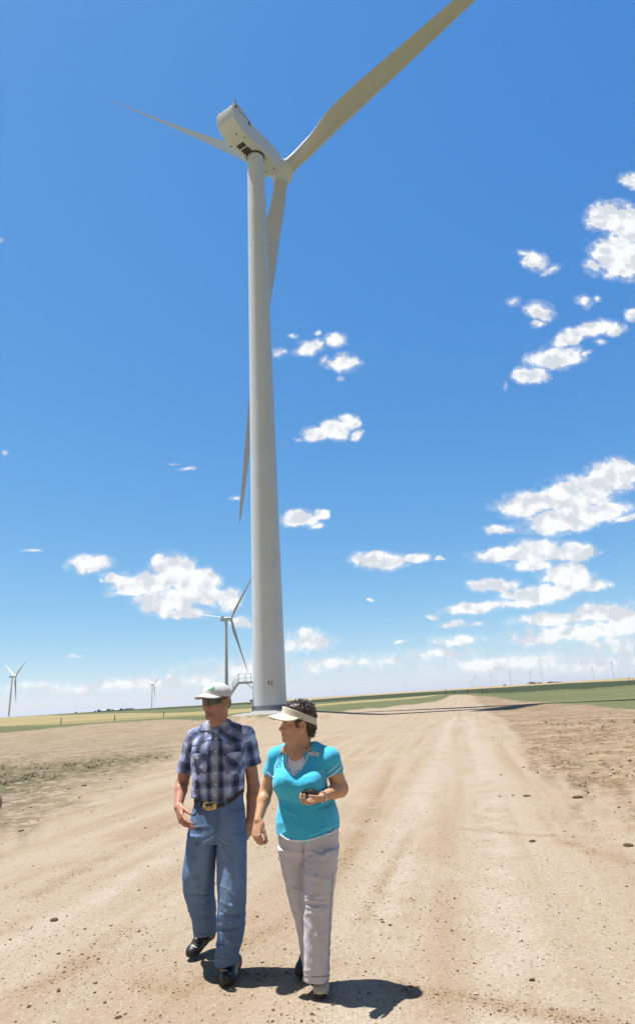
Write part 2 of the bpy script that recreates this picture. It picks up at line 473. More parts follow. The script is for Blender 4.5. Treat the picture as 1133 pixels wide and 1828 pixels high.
# ------------------------------------------------------------------ ground: one sheet to the horizon
gm = bpy.data.materials.new('ground'); gm.use_nodes = True
N, L = gm.node_tree.nodes, gm.node_tree.links
pb = N['Principled BSDF']; pb.inputs['Roughness'].default_value = .95; pb.inputs['Specular IOR Level'].default_value = .15
def gn(tp, **kw):
    n = N.new(tp)
    for k, v_ in kw.items(): setattr(n, k, v_)
    return n
def gmix(f, a, b):
    n = gn('ShaderNodeMix', data_type='RGBA')
    for i, s in ((0, f), (6, a), (7, b)):
        if isinstance(s, tuple): n.inputs[i].default_value = (*s, 1)
        elif isinstance(s, (int, float)): n.inputs[i].default_value = s
        else: L.new(s, n.inputs[i])
    return n.outputs[2]
def gmath(op, a, b=0.0):
    n = gn('ShaderNodeMath', operation=op)
    for i, s in enumerate((a, b)):
        if isinstance(s, (int, float)): n.inputs[i].default_value = s
        else: L.new(s, n.inputs[i])
    return n.outputs[0]
def gss(x, a, b, lo=0.0, hi=1.0):
    n = gn('ShaderNodeMapRange', interpolation_type='SMOOTHSTEP'); L.new(x, n.inputs[0])
    for i, s in enumerate((a, b, lo, hi)): n.inputs[i + 1].default_value = s
    return n.outputs[0]
gt = gn('ShaderNodeTexCoord').outputs['Object']
def gnoise(scale, det=5, rough=.55, stretch=None, rot=0.0):
    src = gt
    if stretch:
        vr = gn('ShaderNodeVectorRotate', rotation_type='Z_AXIS'); L.new(gt, vr.inputs['Vector']); vr.inputs['Angle'].default_value = rot
        mp = gn('ShaderNodeMapping'); L.new(vr.outputs[0], mp.inputs[0]); mp.inputs['Scale'].default_value = stretch
        src = mp.outputs[0]
    n = gn('ShaderNodeTexNoise'); n.inputs['Scale'].default_value = scale; n.inputs['Detail'].default_value = det; n.inputs['Roughness'].default_value = rough
    L.new(src, n.inputs['Vector']); return n.outputs[0]
def gattr(name):
    a = gn('ShaderNodeAttribute'); a.attribute_name = name
    s = gn('ShaderNodeSeparateColor'); L.new(a.outputs['Color'], s.inputs[0]); return s.outputs
zA, zB, zC, zD = gattr('za'), gattr('zb'), gattr('zc'), gattr('zd')
RANG = math.atan2(rdir[0], rdir[1])
# bare dirt
big = gnoise(.45, 6, .6)
strR = gnoise(1.0, 6, .62, (2.6, .10, 1), RANG)
strL = gnoise(1.0, 6, .62, (2.0, .20, 1), R(14))
stre = gmix(zC[2], strR, strL)
fine = gnoise(28, 6, .7)
mid = gnoise(6, 6, .62)
dirt = gmix(gss(stre, .36, .66), (0.308, 0.251, 0.185), (0.256, 0.193, 0.127))
dirt = gmix(gss(big, .48, .66, 0, .8), dirt, (0.319, 0.260, 0.196))
dirt = gmix(gmath('MULTIPLY', zD[1], .8), dirt, (0.357, 0.303, 0.242))
orange = gmath('MAXIMUM', gmath('MULTIPLY', gmath('MULTIPLY', gss(gnoise(1.5, 6, .66), .54, .70), gss(stre, .40, .60)), .6), zD[0])
dirt = gmix(gmath('MULTIPLY', orange, .65), dirt, (0.210, 0.138, 0.072))
dirt = gmix(gmath('MULTIPLY', zB[2], gss(mid, .35, .6, .05, .4)), dirt, (0.343, 0.288, 0.229))
# coarse gravel speckle: dark and pale grains
def grains(scale, thr, soft, seed):
    mp = gn('ShaderNodeMapping'); L.new(gt, mp.inputs[0]); mp.inputs['Location'].default_value = (seed, seed * 2.3, 0)
    vo = gn('ShaderNodeTexVoronoi'); vo.inputs['Scale'].default_value = scale; L.new(mp.outputs[0], vo.inputs['Vector'])
    sc_ = gn('ShaderNodeSeparateColor'); L.new(vo.outputs['Color'], sc_.inputs[0])
    return gmath('MULTIPLY', gss(vo.outputs['Distance'], .45, .25), gss(sc_.outputs[0], thr, thr + soft)), vo.outputs['Distance']
g1, d1 = grains(62, .62, .15, 3.0)
g2, d2 = grains(36, .90, .05, 7.0)
g3, d3 = grains(75, .74, .08, 11.0)
dens_ = gmath('ADD', gss(mid, .40, .62, .25, .9), gmath('MULTIPLY', orange, .5))
dirt = gmix(gmath('MULTIPLY', gmath('MULTIPLY', g1, dens_), .75), dirt, (0.117, 0.074, 0.042))
dirt = gmix(gmath('MULTIPLY', gmath('MULTIPLY', g2, dens_), .85), dirt, (0.059, 0.040, 0.027))
dirt = gmix(gmath('MULTIPLY', g3, .7), dirt, (0.421, 0.368, 0.305))
dirt = gmix(gss(fine, .35, .7, 0, .45), dirt, (0.201, 0.141, 0.086))
# churned clods at the edges of the road and pad
clod = gnoise(3.2, 8, .72)
rcol = gmix(gss(clod, .40, .58), (0.275, 0.205, 0.129), (0.138, 0.090, 0.048))
rcol = gmix(gss(gnoise(11, 6, .7), .50, .64, 0, .85), rcol, (0.064, 0.040, 0.023))
rcol = gmix(gss(big, .45, .62, 0, .55), rcol, (0.303, 0.232, 0.152))
rmask = gmath('MAXIMUM', gmath('MULTIPLY', zB[1], .95), gmath('MULTIPLY', zC[1], gss(clod, .42, .58, .10, .85)))
col = gmix(rmask, dirt, rcol)
# sparse weeds on the left
weed = gmix(gss(gnoise(9, 6, .7), .4, .62), (0.151, 0.131, 0.070), (0.049, 0.061, 0.023))
weed = gmix(gss(gnoise(22, 5, .7), .5, .66, 0, .7), weed, (0.035, 0.034, 0.020))
col = gmix(gmath('MULTIPLY', zC[0], gss(clod, .35, .56, .15, .85)), col, weed)
# fields
fst = gnoise(.25, 6, .65, (.06, 1, 1), R(0))
gcol = gmix(gss(fst, .38, .62), (.078, .088, .036), (.112, .118, .052))
gcol = gmix(gss(gnoise(.9, 6, .65), .54, .70, 0, .75), gcol, (0.163, 0.129, 0.058))
gcol = gmix(gss(gnoise(.25, 5, .6), .60, .74, 0, .8), gcol, (0.204, 0.163, 0.082))
ocol = gmix(gss(fst, .38, .62), (.275, .220, .108), (.220, .182, .088))
ocol = gmix(gss(gnoise(.05, 6, .6, (.2, 1, 1)), .52, .64, 0, .6), ocol, (0.129, 0.129, 0.041))
cloudshade_col = gmix(gss(fst, .35, .65), (0.020, 0.030, 0.012), (0.037, 0.049, 0.019))  # dark green standing in for the shade of a cloud
tcol = gmix(gss(gnoise(.004, 4, .5), .4, .6), (0.286, 0.204, 0.102), (0.245, 0.197, 0.116))
col = gmix(zA[0], col, gcol)
col = gmix(zA[1], col, ocol)
col = gmix(zA[2], col, cloudshade_col)
col = gmix(zB[0], col, tcol)
L.new(col, pb.inputs['Base Color'])
hgt = gmath('ADD', gmath('MULTIPLY', gmath('SUBTRACT', 1, d1), .35), gmath('MULTIPLY', fine, .9))
hgt = gmath('ADD', hgt, gmath('MULTIPLY', gmath('MULTIPLY', clod, rmask), 5.0))
hgt = gmath('ADD', hgt, gmath('MULTIPLY', mid, 1.6))
bp = gn('ShaderNodeBump'); bp.inputs['Strength'].default_value = .8; bp.inputs['Distance'].default_value = .012
L.new(hgt, bp.inputs['Height']); L.new(bp.outputs[0], pb.inputs['Normal'])
gV = np.stack([gx, gy, gz], 1)
ground = mesh_obj('ground', gV, quads, gm, attrs={
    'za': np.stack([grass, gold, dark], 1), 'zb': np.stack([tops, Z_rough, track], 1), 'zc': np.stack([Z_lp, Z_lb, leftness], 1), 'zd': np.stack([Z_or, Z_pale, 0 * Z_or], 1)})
tag(ground, 'dry dirt track and pad with green and golden fields out to the horizon', kind='structure')
LGR = np.log(rr); fr_n = 820
def ground_z(x, y):
    """height of the built sheet, nearest vertex"""
    x, y = np.atleast_1d(x).astype(float), np.atleast_1d(y).astype(float)
    i = np.clip(np.searchsorted(LGR, np.log(np.hypot(x, y))), 0, nR - 1)
    a = np.arctan2(x, y); j = np.clip(np.round((a - aa[0]) / (aa[1] - aa[0])).astype(int), 0, fr_n - 1)
    return gz[idx[i, j]]
rng = np.random.RandomState(11)
def rough_at(x, y, Z):
    i = np.clip(np.searchsorted(LGR, np.log(np.hypot(x, y))), 0, nR - 1)
    a = np.arctan2(x, y); j = np.clip(np.round((a - aa[0]) / (aa[1] - aa[0])).astype(int), 0, fr_n - 1)
    return Z[idx[i, j]]
# gravel and crumbs of earth: loose pebbles nobody could count, one object
ico = np.array([(0, 0, 1), (.89, 0, .45), (.28, .85, .45), (-.72, .53, .45), (-.72, -.53, .45), (.28, -.85, .45), (.72, .53, -.45), (-.28, .85, -.45), (-.89, 0, -.45), (-.28, -.85, -.45), (.72, -.53, -.45), (0, 0, -1)])
icf = np.array([(0,1,2),(0,2,3),(0,3,4),(0,4,5),(0,5,1),(1,6,2),(2,7,3),(3,8,4),(4,9,5),(5,10,1),(6,7,2),(7,8,3),(8,9,4),(9,10,5),(10,6,1),(11,7,6),(11,8,7),(11,9,8),(11,10,9),(11,6,10)])
def pebbles(n, rmin, rmax, size, seedn, dens=None):
    rg = np.random.RandomState(seedn)
    r_ = np.exp(rg.uniform(math.log(rmin), math.log(rmax), n)); a = rg.uniform(R(-36), R(33), n)
    x, y = r_ * np.sin(a), r_ * np.cos(a)
    keep = rg.rand(n) < dens(x, y)
    x, y, r_ = x[keep], y[keep], r_[keep]
    s = size * np.exp(rg.normal(0, .45, len(x)))
    return x, y, s
def pd_all(x, y):
    n_ = fbm(np.stack([x, y, 0 * x], 1), .9, 4, 40)
    return np.clip(.18 + .9 * rough_at(x, y, Z_rough) + .55 * rough_at(x, y, Z_lb) + .6 * rough_at(x, y, Z_lp) + .9 * np.clip(n_, 0, 1), 0, 1) * (1 - rough_at(x, y, grass))
X1 = pebbles(42000, 2.3, 11, .0034, 1, lambda x, y: np.clip(pd_all(x, y) * .6 + .9 * rough_at(x, y, Z_or), 0, 1))
X2 = pebbles(5200, 4.5, 40, .012, 2, lambda x, y: pd_all(x, y) * np.clip(.02 + rough_at(x, y, Z_rough) + .5 * rough_at(x, y, Z_lb) + .5 * rough_at(x, y, Z_lp), 0, 1))
px_, py_, ps_ = [np.concatenate([p, q]) for p, q in zip(X1, X2)]
n_ = len(px_)
jit = 1 + rng.uniform(-.35, .35, (n_, 12, 1))
sc3 = ps_[:, None, None] * np.stack([rng.uniform(.8, 1.5, n_), rng.uniform(.8, 1.5, n_), rng.uniform(.5, .9, n_)], 1)[:, None, :]
an = rng.uniform(0, 6.28, n_); ca, sa = np.cos(an)[:, None], np.sin(an)[:, None]
V = ico[None] * jit * sc3
V = np.stack([V[..., 0] * ca - V[..., 1] * sa, V[..., 0] * sa + V[..., 1] * ca, V[..., 2]], -1)
V += np.stack([px_, py_, ground_z(px_, py_) + ps_ * .25], 1)[:, None, :]
F = (icf[None] + (np.arange(n_) * 12)[:, None, None]).reshape(-1, 3)
shade = rng.rand(n_)
pc = np.where(shade[:, None] < .24, np.array([[.12, .078, .048]]), np.where(shade[:, None] < .78, np.array([[.19, .13, .08]]), np.array([[.34, .285, .225]])))
pc = pc * rng.uniform(.7, 1.2, (n_, 1))
peb = mesh_obj('pebbles', V.reshape(-1, 3), F, mat('pebble', attr='col', rough=.95, spec=.2), smooth=False, attrs={'col': np.repeat(pc, 12, 0)})
tag(peb, 'loose pebbles and crumbs of dirt strewn over the track', kind='stuff')
# single dark clods that stand out on the road
clod_m = mat('clod', (.075, .05, .032), .95, nscale=40, namt=.4, bump=.6, bscale=90, spec=.15)
def clod_mesh(seed):
    bmx = __import__('bmesh').new(); __import__('bmesh').ops.create_icosphere(bmx, subdivisions=3, radius=1)
    V = np.array([q.co[:] for q in bmx.verts]); Fc = [[q.index for q in f.verts] for f in bmx.faces]; bmx.free()
    V = V * (1 + .35 * fbm(V, 1.5, 4, 50 + seed))[:, None]
    return V, Fc
for k, (qx, qy, w_, lab) in enumerate([
    (940, 1421, .15, 'flat dark brown clod, the widest one lying on the pale road right of the woman'),
    (893.5, 1383, .10, 'dark clod on the pale road above the widest clod, left of another'),
    (934, 1370, .11, 'dark clod on the road nearest the churned right verge'),
    (949, 1501, .11, 'lone dark clod low on the empty right side of the road'),
    (915, 1419, .08, 'small round dark clod just left of the widest clod on the road'),
    (891, 1422, .07, 'smallest dark clod in the row of three on the road'),
    (150, 1403, .20, 'big dark clod at the lower edge of the weedy patch on the left'),
    (123, 1408, .13, 'small dark clod just left of the big one by the weedy patch'),
    (38, 1485, .12, 'dark flat clod on bare dirt near the left edge of the picture'),
    (97, 1643, .11, 'dark elongated clod on bare dirt at the lower left'),
    (211, 1816, .055, 'single black pebble-like clod at the very bottom left'),
    (1120, 1510, .16, 'dark clod at the right edge of the road, beyond the lone clod'),
    (1030, 1424, .22, 'low heap of dark earth on the churned right verge')]):
    w = hit(qx, qy); V, Fc = clod_mesh(k)
    w_ = w_ * .72; V = V * np.array([w_ / 2, w_ * .40, w_ * .11])
    o = mesh_obj('dirt_clod', V, Fc, clod_m)
    o.location = (w[0], w[1], float(ground_z(w[0], w[1])[0]) + w_ * .06); o.rotation_euler = (0, 0, k * 1.3)
    tag(o, lab, 'clod', 'dark clods of earth on the dirt')
# tufts of weed in the patch on the left and along the right verge
def blades(cx, cy, h, n, rg):
    a = rg.uniform(0, 6.28, n); le = rg.uniform(.1, .75, n); hh = h * rg.uniform(.5, 1.1, n); rad = rg.uniform(0, .5, n) * h
    bx, by = cx + np.cos(a) * rad, cy + np.sin(a) * rad; bz = float(ground_z(cx, cy)[0]) - .005
    w = h * .05
    V = np.stack([np.stack([bx - w * np.sin(a), by + w * np.cos(a), 0 * a + bz], 1), np.stack([bx + w * np.sin(a), by - w * np.cos(a), 0 * a + bz], 1),
                  np.stack([bx + np.cos(a) * le * hh, by + np.sin(a) * le * hh, bz + hh], 1)], 1)
    return V.reshape(-1, 3)
rg = np.random.RandomState(5); TV = []; TC = []
def tuft_field(n, fx, h0, h1, cols):
    c = 0
    while c < n:
        x, y = fx()
        V = blades(x, y, rg.uniform(h0, h1), 10, rg); TV.append(V); TC.append(np.repeat(np.array([cols[rg.randint(len(cols))]]) * rg.uniform(.7, 1.3), len(V), 0)); c += 1
def from_px(poly):
    def f():
        while True:
            a, b = poly[rg.randint(len(poly))], poly[rg.randint(len(poly))]
            t = rg.rand(); qx, qy = a[0] + (b[0] - a[0]) * t + rg.normal() * 4, a[1] + (b[1] - a[1]) * t + rg.normal() * 2.5
            if -40 < qx < 1180:
                w = hit(qx, qy); return w[0], w[1]
    return f
tuft_field(150, from_px([(-20, 1392), (40, 1392), (100, 1387), (10, 1402), (60, 1383), (-10, 1385)]), .03, .10, [(.085, .10, .04), (.12, .115, .055), (.15, .13, .07)])
tuft_field(160, from_px([(0, 1372), (120, 1368), (200, 1360), (300, 1350), (160, 1372)]), .04, .10, [(.15, .14, .06), (.2, .16, .08)])
tuft_field(90, from_px([(980, 1290), (1133, 1275), (1060, 1300), (900, 1262), (1133, 1300)]), .05, .14, [(.11, .14, .05), (.2, .17, .08)])
tuft_field(60, from_px([(880, 1320), (1040, 1400), (960, 1350), (1100, 1380)]), .03, .08, [(.16, .15, .06), (.2, .16, .08)])
TV = np.concatenate(TV); TC = np.concatenate(TC)
tf = mesh_obj('grass', TV, np.arange(len(TV)).reshape(-1, 3), mat('grass_blade', attr='col', rough=.8, spec=.2), smooth=False, attrs={'col': TC})
tag(tf, 'sparse dry green weeds on the churned dirt', kind='stuff')

# ------------------------------------------------------------------ wind turbines
white = mat('turbine_paint', (.60, .66, .71), .28, nscale=.35, namt=.05, spec=.5)
bladep = mat('blade_paint', (.52, .53, .545), .35, nscale=.5, namt=.04)
grille = mat('vent_grille', (.07, .06, .05), .7)
blackp = mat('black_paint', (.02, .02, .025), .5)
concrete = mat('concrete', (.26, .25, .235), .9, nscale=3, namt=.2, bump=.3, bscale=20)
steel = mat('galvanised_steel', (.48, .50, .52), .5, metal=.1, nscale=8, namt=.15)
boltm = mat('bolt_steel', (.24, .27, .31), .6, metal=.3)
redlamp = mat('lamp_glass', (.25, .03, .03), .2)
ROT = 68.2; HUBZ = 97.6
def circ(z, r, n=64): a = np.arange(n) * 2 * np.pi / n; return np.stack([r * np.cos(a), r * np.sin(a), np.full(n, z)], 1)
def sect(t):
    """airfoil ring at span fraction t; chord along -Y (trailing), thickness X, span Z"""
    n = 28; a = np.arange(n) * 2 * np.pi / n
    k = float(smooth01(t, .03, .19))
    ch = np.interp(t, [0, .04, .10, .16, .21, .28, .4, .55, .7, .85, .94, .98, 1], [2.6, 2.6, 3.2, 4.5, 4.95, 4.7, 3.85, 2.95, 2.2, 1.5, 1.05, .65, .12])
    th = np.interp(t, [0, .05, .12, .2, .3, .5, .8, 1], [1, .98, .68, .40, .29, .22, .17, .15])
    cx = np.cos(a) * .5; s = np.sin(a)
    xc = .5 - cx                                   # 0 leading .. 1 trailing
    foil = 2.6 * th * (.2969 * np.sqrt(np.clip(xc, 0, 1)) - .126 * xc - .3516 * xc ** 2 + .2843 * xc ** 3 - .1036 * xc ** 4) * ch * 1.9
    ye = (cx) * ch; 
    yl = (.30 - xc) * ch
    y = ye * (1 - k) + yl * k
    x = (s * .5 * ch) * (1 - k) + np.sign(s) * foil * .5 * k
    tw = R(np.interp(t, [0, .2, .5, 1], [14, 12, 6, 0]))
    X, Y = x * math.cos(tw) - y * math.sin(tw), x * math.sin(tw) + y * math.cos(tw)
    return X, Y
def blade_mesh(pitch):
    rings = []
    for t in np.concatenate([np.linspace(0, .3, 19), np.linspace(.33, .95, 22), [.97, .985, .995, 1]]):
        x, y = sect(t)
        c, s = math.cos(pitch), math.sin(pitch)
        X, Y = x * c - y * s, x * s + y * c
        rings.append(np.stack([X, Y + 0.2 * t ** 2.2, np.full(len(X), 1.7 + t * (ROT - 1.7))], 1))
    return rings
def nacelle_mesh():
    """local: +Y towards the hub, Z up, origin on the tower axis at hub height"""
    st = [(-8.0, 1.75, -.9, 1.35), (-7.95, 1.88, -1.15, 1.55), (-7.2, 1.98, -1.75, 1.65), (-6.3, 1.98, -2.3, 1.65), (-5.0, 1.98, -2.45, 1.65), (0, 1.98, -2.45, 1.65), (3.2, 1.98, -2.45, 1.65), (4.6, 1.88, -2.3, 1.55), (5.3, 1.85, -2.0, 1.45)]
    rings = []
    for y, w, b, t in st:
        ex = 9.0; n = 48; a = np.arange(n) * 2 * np.pi / n
        x = np.sign(np.cos(a)) * np.abs(np.cos(a)) ** (2 / ex) * w
        z = np.sign(np.sin(a)) * np.abs(np.sin(a)) ** (2 / ex) * (t - b) / 2 + (t + b) / 2
        rings.append(np.stack([x, np.full(n, y), z], 1))
    return rings
def tower_sheet(rb, rt, h):
    return [circ(z, rb + (rt - rb) * (z / h) ** 1.05) for z in np.linspace(0, h, 40)]
def turbine_root(name, loc, yaw):
    return empty(name, loc, yaw)
def make_turbine(main, loc, yaw, phase, tilt=R(6.2)):
    root = turbine_root('wind_turbine', loc, yaw)
    H = HUBZ - 2.45
    b = MB(); b.loft(tower_sheet(2.27, 1.48, H) if main else [circ(z, 2.4 + (1.5 - 2.4) * z / H, 20) for z in np.linspace(0, H, 6)]); tw = b.build('tower', white, root)
    nac = MB(); nac.loft(nacelle_mesh()); M = Matrix.Rotation(tilt, 3, 'X')
    na = nac.build('nacelle', white, root, sharp=50)
    na.location = (0, 0, HUBZ); na.rotation_euler = (tilt, 0, 0)
    hb = MB()
    prof = [(5.45, 1.55), (5.55, 1.72), (6.3, 1.95), (8.6, 1.98), (9.4, 1.7), (10.1, 1.15), (10.5, .5), (10.6, .05)]
    hb.loft([np.stack([r_ * np.cos(np.arange(40) * np.pi / 20), np.full(40, y), r_ * np.sin(np.arange(40) * np.pi / 20)], 1) - [0, 8, 0] for y, r_ in prof])
    for k in range(3):                              # blade sockets
        a = k * 2 * math.pi / 3; d = np.array([math.sin(a), 0, math.cos(a)]); e = np.array([math.cos(a), 0, -math.sin(a)])
        an = np.arange(32) * np.pi / 16
        hb.loft([d * q + rr_ * (np.cos(an)[:, None] * e + np.sin(an)[:, None] * np.array([0, 1, 0])) for q, rr_ in ((1.2, 1.5), (2.15, 1.5), (2.2, 1.42))])
    hub = hb.build('hub', white, root, sharp=45)
    Mt = Matrix.Rotation(tilt, 4, 'X')
    hub.matrix_local = Matrix.Translation((0, 0, HUBZ)) @ Mt @ Matrix.Translation((0, 8, 0)) @ Matrix.Rotation(phase, 4, 'Y')
    for k in range(3):
        bm_ = MB(); bm_.loft(blade_mesh(R(-8)))
        bl = bm_.build('blade', bladep, hub, sharp=60)
        bl.rotation_euler = (0, k * 2 * math.pi / 3, 0)
    return root, tw, na, hub
YAW = -math.atan2(0.51847, 0.84822)
BASE_Z = float(terrain(*TB))
root, tw, na, hub = make_turbine(True, (TB[0], TB[1], BASE_Z + .35), YAW, 1.317)
tag(root, 'huge white wind turbine close by, its tower numbered 92 behind the couple', 'wind turbine', 'wind turbines of the wind farm')
fine_tower = tw
# details of the near nacelle
b = MB()
for y0, y1 in ((-4.35, -3.35), (-3.1, -1.15)):
    b.box((-.25, (y0 + y1) / 2, -2.452), (1.55, y1 - y0, .05))
    for q in np.arange(y0 + .12, y1, .2): b.box((-.25, q, -2.485), (1.55, .05, .05))
b.build('vent', grille, na, smooth=False)
for x, y in ((-1.75, -4.8), (1.25, -4.9), (-1.6, -.3), (1.5, -.5), (.7, -6.2), (-.6, 3.6), (.9, 4.0)): b = MB(); b.tube([(x, y, -2.4 if y > -6 else -2.32), (x, y, -2.47 if y > -6 else -2.42)], .13, 12); b.build('bolt_hole', blackp, na)
b = MB(); an = np.arange(20) * np.pi / 10
b.loft([np.stack([np.full(20, 1.95 + q), -3.9 + .28 * np.cos(an) , .75 + .42 * np.sin(an)], 1) for q in (0, .05)])
b.build('side_hatch', blackp, na)
b = MB()
for sgn in (-1, 1):
    V = np.array([(sgn * 1.93, -7.6, 1.5), (sgn * 1.93, -6.5, 2.75), (sgn * 1.93, -6.2, 2.75), (sgn * 1.93, -3.4, 1.55)])
    W_ = V + np.array([-sgn * .16, 0, 0]); b.add(np.concatenate([V, W_]), [(0, 1, 2, 3), (7, 6, 5, 4), (0, 4, 5, 1), (1, 5, 6, 2), (2, 6, 7, 3)])
b.build('cooler_fin', white, na, smooth=False)
b = MB(); b.box((0, -6.3, 2.1), (3.5, .5, 1.0)); b.build('cooler', grille, na, smooth=False)
for x, hh in ((-1.45, .9), (1.9, 1.5)):
    b = MB(); b.tube([(x, -7.2, 1.6), (x, -7.2, 1.6 + hh)], .06, 8); b.tube([(x - .35, -7.2, 1.6 + hh * .7), (x + .35, -7.2, 1.6 + hh * .7)], .05, 8); b.tube([(x, -7.2, 1.6), (x, -7.2, 2.0)], .22, 12)
    inst = b.build('wind_sensor', blackp, na)
    b = MB(); b.tube([(x - .02, -7.5, 1.6), (x - .02, -7.5, 2.05), (x - .02, -7.5, 2.2)], [.2, .26, .1], 12); b.build('beacon', white, inst)
b = MB(); b.tube([(.3, -7.3, 1.6), (.3, -7.3, 2.3)], .035, 6); b.tube([(.1, -7.3, 2.3), (.5, -7.3, 2.3)], .035, 6); b.build('mast', white, na)
b = MB(); b.loft([circ(HUBZ - 2.9 + q, 1.62 + .02 * k, 48) for k, q in ((0, 0), (1, .05), (1, .5))]); b.build('yaw_ring', grille, root)
# base flange, bolts, weld rings, number
b = MB(); b.loft([circ(-.02, 2.42), circ(.10, 2.42), circ(.10, 2.3)]); b.build('base_flange', white, root)
b = MB()
for k in range(96):
    a = k * 2 * math.pi / 96; b.box((2.36 * math.cos(a), 2.36 * math.sin(a), .36), (.05, .075, .6), np.array([[math.cos(a), -math.sin(a), 0], [math.sin(a), math.cos(a), 0], [0, 0, 1]]))
bl = b.build('anchor_bolts', boltm, root, smooth=False)
Htw = HUBZ - 2.45
for k in range(1, 32):
    z = k * 3.0; r_ = 2.27 + (1.48 - 2.27) * (z / Htw) ** 1.05
    b = MB(); b.loft([circ(z - .02, r_ + .001), circ(z - .012, r_ + .006), circ(z + .012, r_ + .006), circ(z + .02, r_ + .001)], cap=False); b.build('weld_seam', white, root)
cu = bpy.data.curves.new('number', 'FONT'); cu.body = '92'; cu.size = .8; cu.align_x = 'CENTER'; cu.extrude = 0; cu.resolution_u = 6
tmp = bpy.data.objects.new('number_tmp', cu); COL.objects.link(tmp)
bpy.context.view_layer.update()
nm = bpy.data.meshes.new_from_object(tmp.evaluated_get(bpy.context.evaluated_depsgraph_get())); bpy.data.objects.remove(tmp)
import bmesh
bm = bmesh.new(); bm.from_mesh(nm); bmesh.ops.subdivide_edges(bm, edges=[e for e in bm.edges if e.calc_length() > .2], cuts=2)
zc, ac = 3.55, None
cam_dir = math.atan2(-TB[1], -TB[0])
for q in bm.verts:
    zz = q.co.y - .35; ang = cam_dir + (q.co.x + .12) / 2.25 * 1.0; r_ = 2.27 + (1.48 - 2.27) * ((zc + zz) / Htw) ** 1.05 + .012
    q.co = Vector((r_ * math.cos(ang - YAW), r_ * math.sin(ang - YAW), zc + zz))
bm.to_mesh(nm); bm.free(); nm.materials.append(blackp)
no = bpy.data.objects.new('number', nm); COL.objects.link(no); no.parent = root
# foundation pad
b = MB(); b.loft([circ(-1.2, 6.2, 64), circ(0.0, 5.2, 64), circ(.12, 4.6, 64), circ(.24, 2.9, 64), circ(.34, 2.75, 64), circ(.34, 2.3, 64)])
fo = b.build('foundation', concrete, None, sharp=60); fo.location = (TB[0], TB[1], BASE_Z)
tag(fo, 'round pale concrete foundation under the large turbine tower', 'foundation')
# stairs with platform on the left side of the tower
st = empty('entry_stairs', (TB[0], TB[1], BASE_Z + .3), math.atan2(-.12, -1) )
tag(st, 'galvanised steel stairs with railings climbing to the tower door', 'stairs')
PZ, PX0, PX1, SX1 = 3.9, 2.3, 4.1, 7.0
b = MB(); b.box(((PX0 + PX1) / 2, 0, PZ), (PX1 - PX0, 1.2, .12)); b.box(((PX0 + PX1) / 2, .6, PZ - .08), (PX1 - PX0, .08, .26)); b.box(((PX0 + PX1) / 2, -.6, PZ - .08), (PX1 - PX0, .08, .26))
b.tube([(2.3, .5, PZ - .9), (3.1, .5, PZ - .1)], .05); b.tube([(2.3, -.5, PZ - .9), (3.1, -.5, PZ - .1)], .05)
b.build('platform', steel, st, smooth=False)
for s in (-1, 1):
    b = MB(); d = np.array([SX1 - PX1, 0, -PZ]); ln = np.linalg.norm(d); ux = d / ln; uz = np.cross(ux, [0, 1, 0]); 
    b.box(np.array([PX1, s * .5, PZ]) + d / 2, (ln, .07, .27), np.stack([ux, np.array([0, 1., 0]), uz], 1)); b.build('stringer', steel, st, smooth=False)
    b = MB(); up = np.array([0, 0, 1.1])
    for hgt_ in (1.1, .55):
        b.tube([(PX0, s * .58, PZ + hgt_), (PX1, s * .58, PZ + hgt_), (SX1, s * .58, hgt_)], .024, 8)
    for q in (PX0 + .12, (PX0 + PX1) / 2, PX1): b.tube([(q, s * .58, PZ), (q, s * .58, PZ + 1.1)], .024, 8)
    for t in (.25, .5, .75, .97):
        p = np.array([PX1, s * .58, PZ]) + d * t; b.tube([p, p + up], .022, 8)
    b.build('handrail', steel, st)
for t in np.linspace(.06, .96, 15):
    b = MB(); p = np.array([PX1, 0, PZ]) + np.array([SX1 - PX1, 0, -PZ]) * t; b.box(p, (.24, .98, .04)); b.build('tread', steel, st, smooth=False)

# far turbines of the same wind farm: own copies with their own rotor angle
proot, ptw, pna, phub = make_turbine(False, (0, 0, 0), 0, 0)
b = MB(); b.box((0, -5.6, 2.3), (3.4, 1.8, 1.2)); b.build('cooler', grille, pna, smooth=False)
def copy_tree(o, parent=None):
    c = o.copy(); COL.objects.link(c); c.parent = parent
    for ch in list(o.children): copy_tree(ch, c)
    return c
def far_turbine(bx, by, ty, yaw, phase, label, first=[True]):
    """bx, by foot pixel; ty hub pixel row: the distance follows from the known hub height"""
    d = ray(bx, by); d = d / math.hypot(d[0], d[1])
    lo, hi = 80.0, 30000.0
    for k in range(50):
        dist = math.sqrt(lo * hi); p = CC + d * dist; q = p + [0, 0, HUBZ]
        row = PH / 2 - FPX * ((q - CC) @ CY) / ((q - CC) @ CF)
        lo, hi = (lo, dist) if row > ty else (dist, hi)
    x, y, z = p
    if first[0]: r_ = proot; first[0] = False
    else: r_ = copy_tree(proot)
    r_.location = (x, y, z); r_.rotation_euler = (0, 0, yaw)
    hb_ = [c for c in r_.children if c.name.startswith('hub')][0]
    hb_.matrix_local = Matrix.Translation((0, 0, HUBZ)) @ Matrix.Rotation(R(6.2), 4, 'X') @ Matrix.Translation((0, 8, 0)) @ Matrix.Rotation(phase, 4, 'Y')
    return tag(r_, label, 'wind turbine', 'wind turbines of the wind farm')
